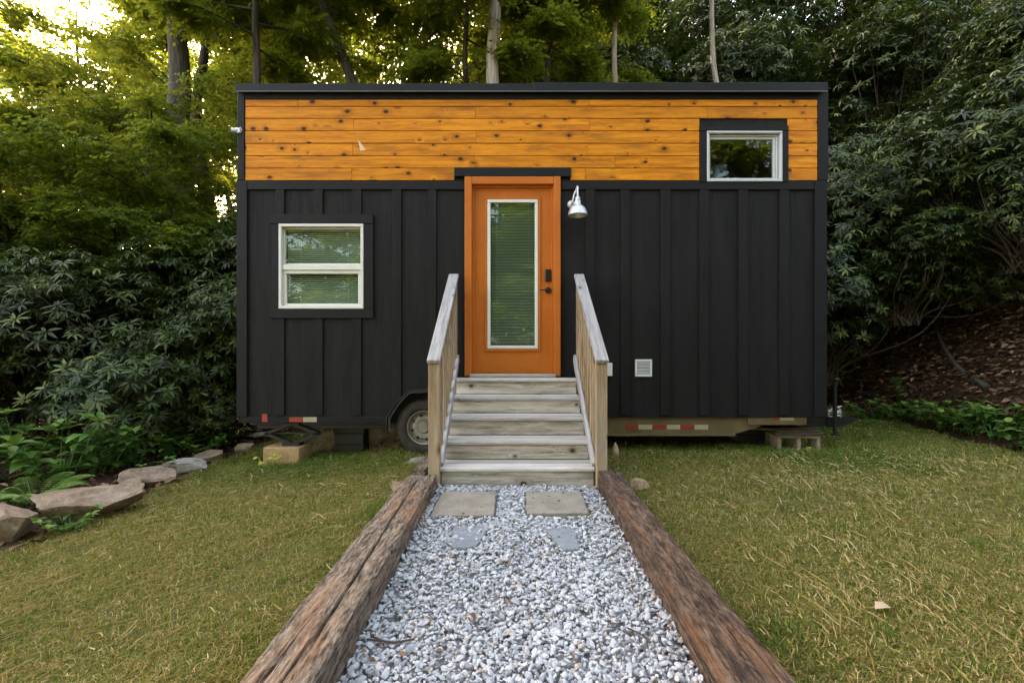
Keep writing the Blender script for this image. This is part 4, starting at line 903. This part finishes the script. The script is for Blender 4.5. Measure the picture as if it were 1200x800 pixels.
# ---- lawn
def grass_xy(n,rng):
    """points on the lawn, denser close to the camera"""
    out=[]
    while sum(map(len,out))<n:
        y=1.35+7.0*rng.random(60000)**1.9;x=rng.uniform(-3.8,6.4,60000)
        ok=(np.abs(x)<y*1.22+.3)&~((x>-.84)&(x<.86)&(y<4.0))&(x<5.45+.1*(y-4.5)+.5*(fbm(y*3,x*0,44,1.)-.5))&(x>-3.32-.15*(fbm(y*2,x*0,43,1.)))
        under=(y>5.0)&(x>-2.9)&(x<3.3);ok&=~(under&(rng.random(60000)<sst(5.0,5.5,y)*.93))
        ok&=~((y>4.0)&(y<4.95)&(x>-.66)&(x<.76))
        pt=fbm(x,y,60,1.4);ok&=rng.random(60000)<.45+.9*sst(.3,.55,pt)
        out.append(np.stack([x,y],1)[ok])
    return np.concatenate(out)[:n]
rng=np.random.default_rng(77)
BV=np.array([(-.5,0),(.5,0),(-.38,.5),(.38,.5),(0,1.)]);BF=[(0,1,3,2),(2,3,4)]
def blades(mb,xy,rng,L,W,lean,tint,zoff=0.):
    n=len(xy);x,y=xy.T;z=ground(x,y)+zoff;az=rng.uniform(0,2*math.pi,n);h=np.stack([np.cos(az),np.sin(az),0*az],1)
    fc=rng.uniform(0,2*math.pi,n);sd_=np.stack([np.cos(fc),np.sin(fc),0*az],1);W=np.broadcast_to(W,(n,));P=np.zeros((n,5,3))
    for k,(u,v) in enumerate(BV):
        bend=lean*v**1.4;P[:,k]=np.stack([x,y,z],1)+sd_*(u*W)[:,None]+h*(L*v*np.sin(bend))[:,None]+np.array([0,0,1.])*(L*v*np.cos(bend))[:,None]
    mb.tiled(P,BF,tint=tint)
n=210000;xy=grass_xy(n,rng);dry=fbm(xy[:,0],xy[:,1],70,.9);far=sst(2.,6.,xy[:,1])
g=MB();near_house=sst(4.1,4.9,xy[:,1])  # ramps up towards the house, where blades turn greener
L=(.020+.032*rng.random(n))*(1+.7*(xy[:,1]>4.7)*(rng.random(n)<.5));W=.0042+.0035*far
tint=np.clip(.12+.55*sst(.36,.56,dry)*(.35+.65*rng.random(n))+.25*rng.normal(size=n)-.12*near_house,0,1)
blades(g,xy,rng,L,W,rng.uniform(.5,1.5,n),tint)
xt=[];rg=np.random.default_rng(12)
for k in range(170):
    a=rg.random()
    if a<.45:
        sd=rg.choice([-1,1]);c=(sd*(.86+.05*rg.random()),rg.uniform(1.4,4.2))
    elif a<.75:c=(rg.uniform(-2.8,3.4),rg.uniform(4.75,5.1))
    else:c=tuple(grass_xy(1,rg)[0])
    m_=rg.integers(14,34);xt.append(np.array(c)+rg.normal(0,.035,(m_,2)))
xt=np.concatenate(xt);xt=xt[~((np.abs(xt[:,0])<.84)&(xt[:,1]<4.0))];nn=len(xt)
blades(g,xt,rg,.05+.07*rg.random(nn),.0045,rg.uniform(.1,.9,nn),np.clip(.16+.14*rg.normal(size=nn),0,.5))
m=NT('lawn_blades');c=m.ramp(m.tint(),[(0,(.07,.145,.016)),(.3,(.15,.22,.03)),(.5,(.26,.26,.05)),(.7,(.42,.33,.11)),(.88,(.55,.43,.20)),(1,(.66,.54,.30))])
m.fin(c,.6,.25);tr=m.n('BsdfTranslucent',Color=c);mx=m.n('MixShader',Fac=.25);m.t.links.new(m.b.outputs[0],mx.inputs[1]);m.t.links.new(tr.outputs[0],mx.inputs[2]);m.t.links.new(mx.outputs[0],m.out.inputs[0])
tag(g.build('grass',m.m),'short half dry mown grass of the lawn','grass',kind='stuff');LAWNM=m.m
n=40000;xy=grass_xy(n,rng);g=MB();L=.025+.16*rng.random(n)**3.4
az=rng.normal(.15,.75,n)+2.2*(fbm(xy[:,0],xy[:,1],91,1.1)-.5);d=np.stack([np.cos(az),np.sin(az),rng.normal(0.02,.12,n)],1);far=sst(2.,6.,xy[:,1]);P0=np.stack([xy[:,0],xy[:,1],ground(xy[:,0],xy[:,1])+.006+.022*rng.random(n)],1)
W=.0034+.003*far;sd_=nrm(np.cross(d,np.array([0,0,1.])));k=rng.normal(0,.35,n)
P=np.zeros((n,5,3))
for i,(u,v) in enumerate(BV):P[:,i]=P0+d*(L*v)[:,None]+sd_*((u*W)+(k*L*v*v))[:,None]+np.array([0,0,.004])*((u+.5)+math.sin(v*3.1))
g.tiled(P,BF,tint=np.clip(.78+.16*rng.normal(size=n),.35,1))
tag(g.build('straw_clippings',LAWNM),'dry straw coloured mowing clippings lying on the lawn','straw',kind='stuff')
# leaf litter on the bank
n=14000;x=rng.uniform(4.6,9.5,n*3);y=rng.uniform(4.2,11,n*3);ok=(ground(x,y)>.10);x,y=x[ok][:n],y[ok][:n];n=len(x)
x2=rng.uniform(-8,-3.3,2500);y2=rng.uniform(3,9,2500);x=np.concatenate([x,x2]);y=np.concatenate([y,y2]);n=len(x)
base=np.stack([x,y,ground(x,y)+.008+.02*rng.random(n)],1);az=rng.uniform(0,6.28,n);d=np.stack([np.cos(az),np.sin(az),rng.normal(0,.3,n)],1);up=nrm(np.array([0,0,1.])+rng.normal(0,.45,(n,3)))
g=MB();leaves(g,base,d,up,.07+.06*rng.random(n),.42,rng.random(n),'o',1.6)
m=NT('dead_leaves');lit=m.fin(m.ramp(m.tint(),[(0,(.03,.018,.010)),(.4,(.085,.046,.025)),(.75,(.16,.088,.05)),(.93,(.26,.165,.10)),(1,(.36,.27,.19))]),.8,.25)
g0=g;tag(g.build('leaf_litter',lit,None,True),'brown dead leaves covering the bank','leaf litter',kind='stuff')

rng=np.random.default_rng(88);n=150;x=rng.uniform(-.56,.64,n);y=rng.uniform(1.5,3.6,n);x[90:]=np.where(rng.random(60)<.5,-.56+.05*rng.random(60),.60+.06*rng.random(60))
g=MB();leaves(g,np.stack([x,y,.079+.012*rng.random(n)],1),np.stack([rng.normal(size=n),rng.normal(size=n),rng.normal(0,.25,n)],1),nrm(np.array([0,0,1.])+rng.normal(0,.4,(n,3))),.012+.03*rng.random(n)**2,.5,.5+.5*rng.random(n),'o',1.6)
tag(g.build('leaf_bits',lit,None,True),'small brown leaf bits scattered on the gravel','leaf bits',kind='stuff')
# ---- bed plants, ground cover
def herb(rng,h,nst,leaf,wd,spread,pairs=4,arch=.5):
    F_=MB();S_=MB()
    for s in range(nst):
        az=rng.uniform(0,6.28);r=spread*rng.random();b=np.array([r*math.cos(az)*.4,r*math.sin(az)*.4,0]);hh=h*rng.uniform(.65,1.1);e=b+np.array([math.cos(az)*spread*arch,math.sin(az)*spread*arch,hh])
        pth=smooth_path([b,(b+e)/2+[0,0,hh*.1],e],5);S_.tube(pth,np.linspace(.006,.003,len(pth)),5)
        for k in range(pairs):
            q=pth[int((.25+.75*k/max(1,pairs-1))*(len(pth)-1))];nn=3 if k<pairs-1 else 5
            a=rng.uniform(0,6.28)+np.arange(nn)*6.28/nn+rng.normal(0,.25,nn);el=rng.uniform(-.15,.5,nn) if k<pairs-1 else rng.uniform(.1,.9,nn)
            d=np.stack([np.cos(a)*np.cos(el),np.sin(a)*np.cos(el),np.sin(el)],1);leaves(F_,np.repeat(q[None],nn,0),d,np.tile([0,0,1.],(nn,1))+rng.normal(0,.15,(nn,3)),leaf*rng.uniform(.65,1.15,nn)*(.7+.3*(1-k/pairs)),wd,np.clip(.5+.2*rng.normal(size=nn)+(.25 if k==pairs-1 else 0),0,1),'o',1.5)
    return F_.mesh('leaves',M['leaf_herb'],True),S_.mesh('stems',M['leaf_herb'],True)
rng=np.random.default_rng(500)
HB=[herb(rng,.42,7,.17,.48,.35),herb(rng,.30,8,.12,.55,.30),herb(rng,.62,3,.15,.42,.22,5,.35),herb(rng,.16,9,.085,.6,.22,3,.8)]
def place_herb(k,x,y,s,rz,label,name='leafy_plant',grp='leafy plants in the left bed',dz=0):
    t=thing(name,label,'plant',(x,y,gz(x,y)+dz),grp,rz);t.scale=(s,)*3;link('leaves',HB[k][0],t);link('stems',HB[k][1],t)
for k,px,py,s,lb in[
(0,70,568,1.3,'broad leaved plant behind the long boulder'),(0,28,560,1.4,'broad leaved plant at the left edge above the boulder'),(1,112,556,1.35,'low bright green plant right of the broad leaved ones'),(2,133,545,.95,'single tall weed with pale tip above the bed'),
(1,160,545,1.0,'round leaved plant behind the low rough sandstone'),(1,205,535,.95,'round leaved plant behind the flat grey tan stone'),(3,235,532,1.2,'small green clump beyond the flat grey tan stone'),(2,262,522,1.15,'tall leafy stem against the left house corner'),(3,258,523,1.3,'green clump at the foot of the tall leafy stem'),(1,180,528,1.1,'shaded leafy plant under the left rhododendrons'),(0,10,540,1.0,'shaded broad leaved plant at the left edge under the shrubs'),(3,82,622,.8,'little green weed in front of the long boulder'),(1,92,545,1.0,'leafy plant between the fern and the rhododendrons'),(3,186,556,.8,'tiny weed beside the flat grey tan stone')]:
    x,y=gp(px,py);place_herb(k,x,y,s,px*.7,lb)
for k,px,py,s,lb in[(1,1170,517,1.2,'leafy clump at the right edge below the bank'),(3,1130,500,1.6,'low green clump below the bank right of the tongue'),(1,1195,528,1.0,'green clump at the right edge of the lawn'),(3,1095,497,1.5,'low green clump near the foot of the leaf litter'),(1,1145,510,1.0,'leafy clump left of the right edge clump'),(3,1060,492,1.5,'small green clump right of the trailer tongue'),(2,1052,470,.7,'small seedling on the leaf litter'),(3,1025,492,1.4,'green weeds just beyond the trailer tongue'),(3,1178,500,1.5,'green clump behind the right edge clumps'),(1,1110,505,.9,'leafy clump on the lawn rim below the bank')]:
    x,y=gp(px,py);place_herb(k,x,y,s,px*.7,lb,grp='green clumps below the bank')
# fern
g=MB();rng=np.random.default_rng(9)
for k in range(11):
    az=k*.6+rng.normal(0,.2);L=rng.uniform(.4,.55);d=np.array([math.cos(az),math.sin(az)]);tt=np.linspace(0,1,26);P=np.stack([d[0]*L*tt*.75,d[1]*L*tt*.75,L*(.95*tt-.62*tt**2.2)],1);g.tube(P[::5],.0035,4)
    for sg in(-1,1):
        sd_=np.array([-d[1]*sg,d[0]*sg,0]);nn=len(tt)-3;dirv=np.tile(sd_+np.array([d[0],d[1],0])*.45+[0,0,-.1],(nn,1));ln=.105*np.sin(np.pi*(tt[3:]*.82+.12))**.8
        leaves(g,P[3:],dirv,np.tile([0,0,1.],(nn,1)),ln,.26,np.clip(.8+.12*rng.normal(size=nn),0,1),'o',1.)
x,y=gp(18,600);o=tag(g.build('fern',M['leaf_herb'],None,True),'yellow green fern at the left edge beside the boulders','fern');o.location=(x+.02,y+.12,gz(x,y))
# small yellow flowers/weed in front of the blocks
g=MB();rng=np.random.default_rng(31);nn=13
b=np.stack([rng.uniform(-.16,.10,nn),rng.uniform(-.03,.03,nn),rng.uniform(.02,.17,nn)],1);leaves(g,b,rng.normal(size=(nn,3))*[1,.5,.6],np.tile([0,-1.,.3],(nn,1)),.065,.36,np.full(nn,1.),'o',1.)
for q in b:g.tube([(q[0]*.5,q[1],0),q],.002,4,tint=.8)
fm=NT('yellow_leaf');fm=fm.fin((.42,.38,.07),.6,.3)
x,y=gp(325,545);o=tag(g.build('yellow_weed',fm),'yellow leaved weed in front of the tan wooden block','weed');o.location=(x,jb-.20,gz(x,y))
o2=bpy.data.objects.new('yellow_weed',o.data);COL.objects.link(o2);tag(o2,'tiny yellow sprout in front of the hollow concrete block','weed');o2.location=((945-600)*(by-.14)/F,by-.14,gz(2.9,by));o2.scale=(.55,.55,.45)
# leaning trunk and fallen limb on the right bank
g=MB();g.tube(smooth_path([(8.6,7.4,1.6),(8.15,7.5,2.0),(7.75,7.6,2.55),(7.45,7.75,3.2),(7.3,8.0,4.0)],5),np.linspace(.13,.07,21),12);tag(g.build('leaning_trunk',M['bark_grey'],None,True),'bare grey leaning trunk in the right edge rhododendron','trunk')
def bankpt(px,py):
    for y in np.arange(4.5,14,.02):
        x=(px-600)*y/F
        if gz(x,y)>=CAMZ-(py-400)*y/F:return np.array([x,y,gz(x,y)+.03])
    return np.array([x,y,gz(x,y)])
g=MB();g.tube(smooth_path([bankpt(1095,392)+[0,0,.12],bankpt(1105,412)+[0,0,.05],bankpt(1122,435)+[0,0,.03],bankpt(1158,458)],6),np.linspace(.022,.04,19),8);tag(g.build('fallen_branch',M['bark_dark'],None,True),'fallen crooked branch lying on the leaf covered bank','branch')
# dry leaf on the lawn and a few twigs on the gravel
g=MB();leaves(g,np.array([[0,0,0.]]),np.array([[1,.25,.1]]),np.array([[0,0,1.]]),.12,.45,np.array([.5]),'o',2.);dl=NT('dry_tan_leaf');dl=dl.fin((.5,.38,.24),.7,.3)
x,y=gp(1025,715,.03);o=tag(g.build('fallen_leaf',dl,None,True),'single pale dry leaf lying on the right lawn','leaf');o.location=(x,y,gz(x,y)+.045)
for a,b,c,lb in(((435,745),(458,752),(485,748),'dark curved twig lying on the gravel near the left timber'),((705,655),(720,648),(728,640),'short twig on the gravel near the right timber'),((430,748),(445,750),(466,752),'straight tan stick on the gravel at lower left'),((735,735),(750,742),(762,752),'tan twig on the gravel at lower right')):
    g=MB();pp=[(*gp(*q,.085),.085) for q in(a,b,c)];g.tube(smooth_path(pp,4),.0035,5);tag(g.build('twig',M['twig']),lb,'twig','twigs on the gravel')
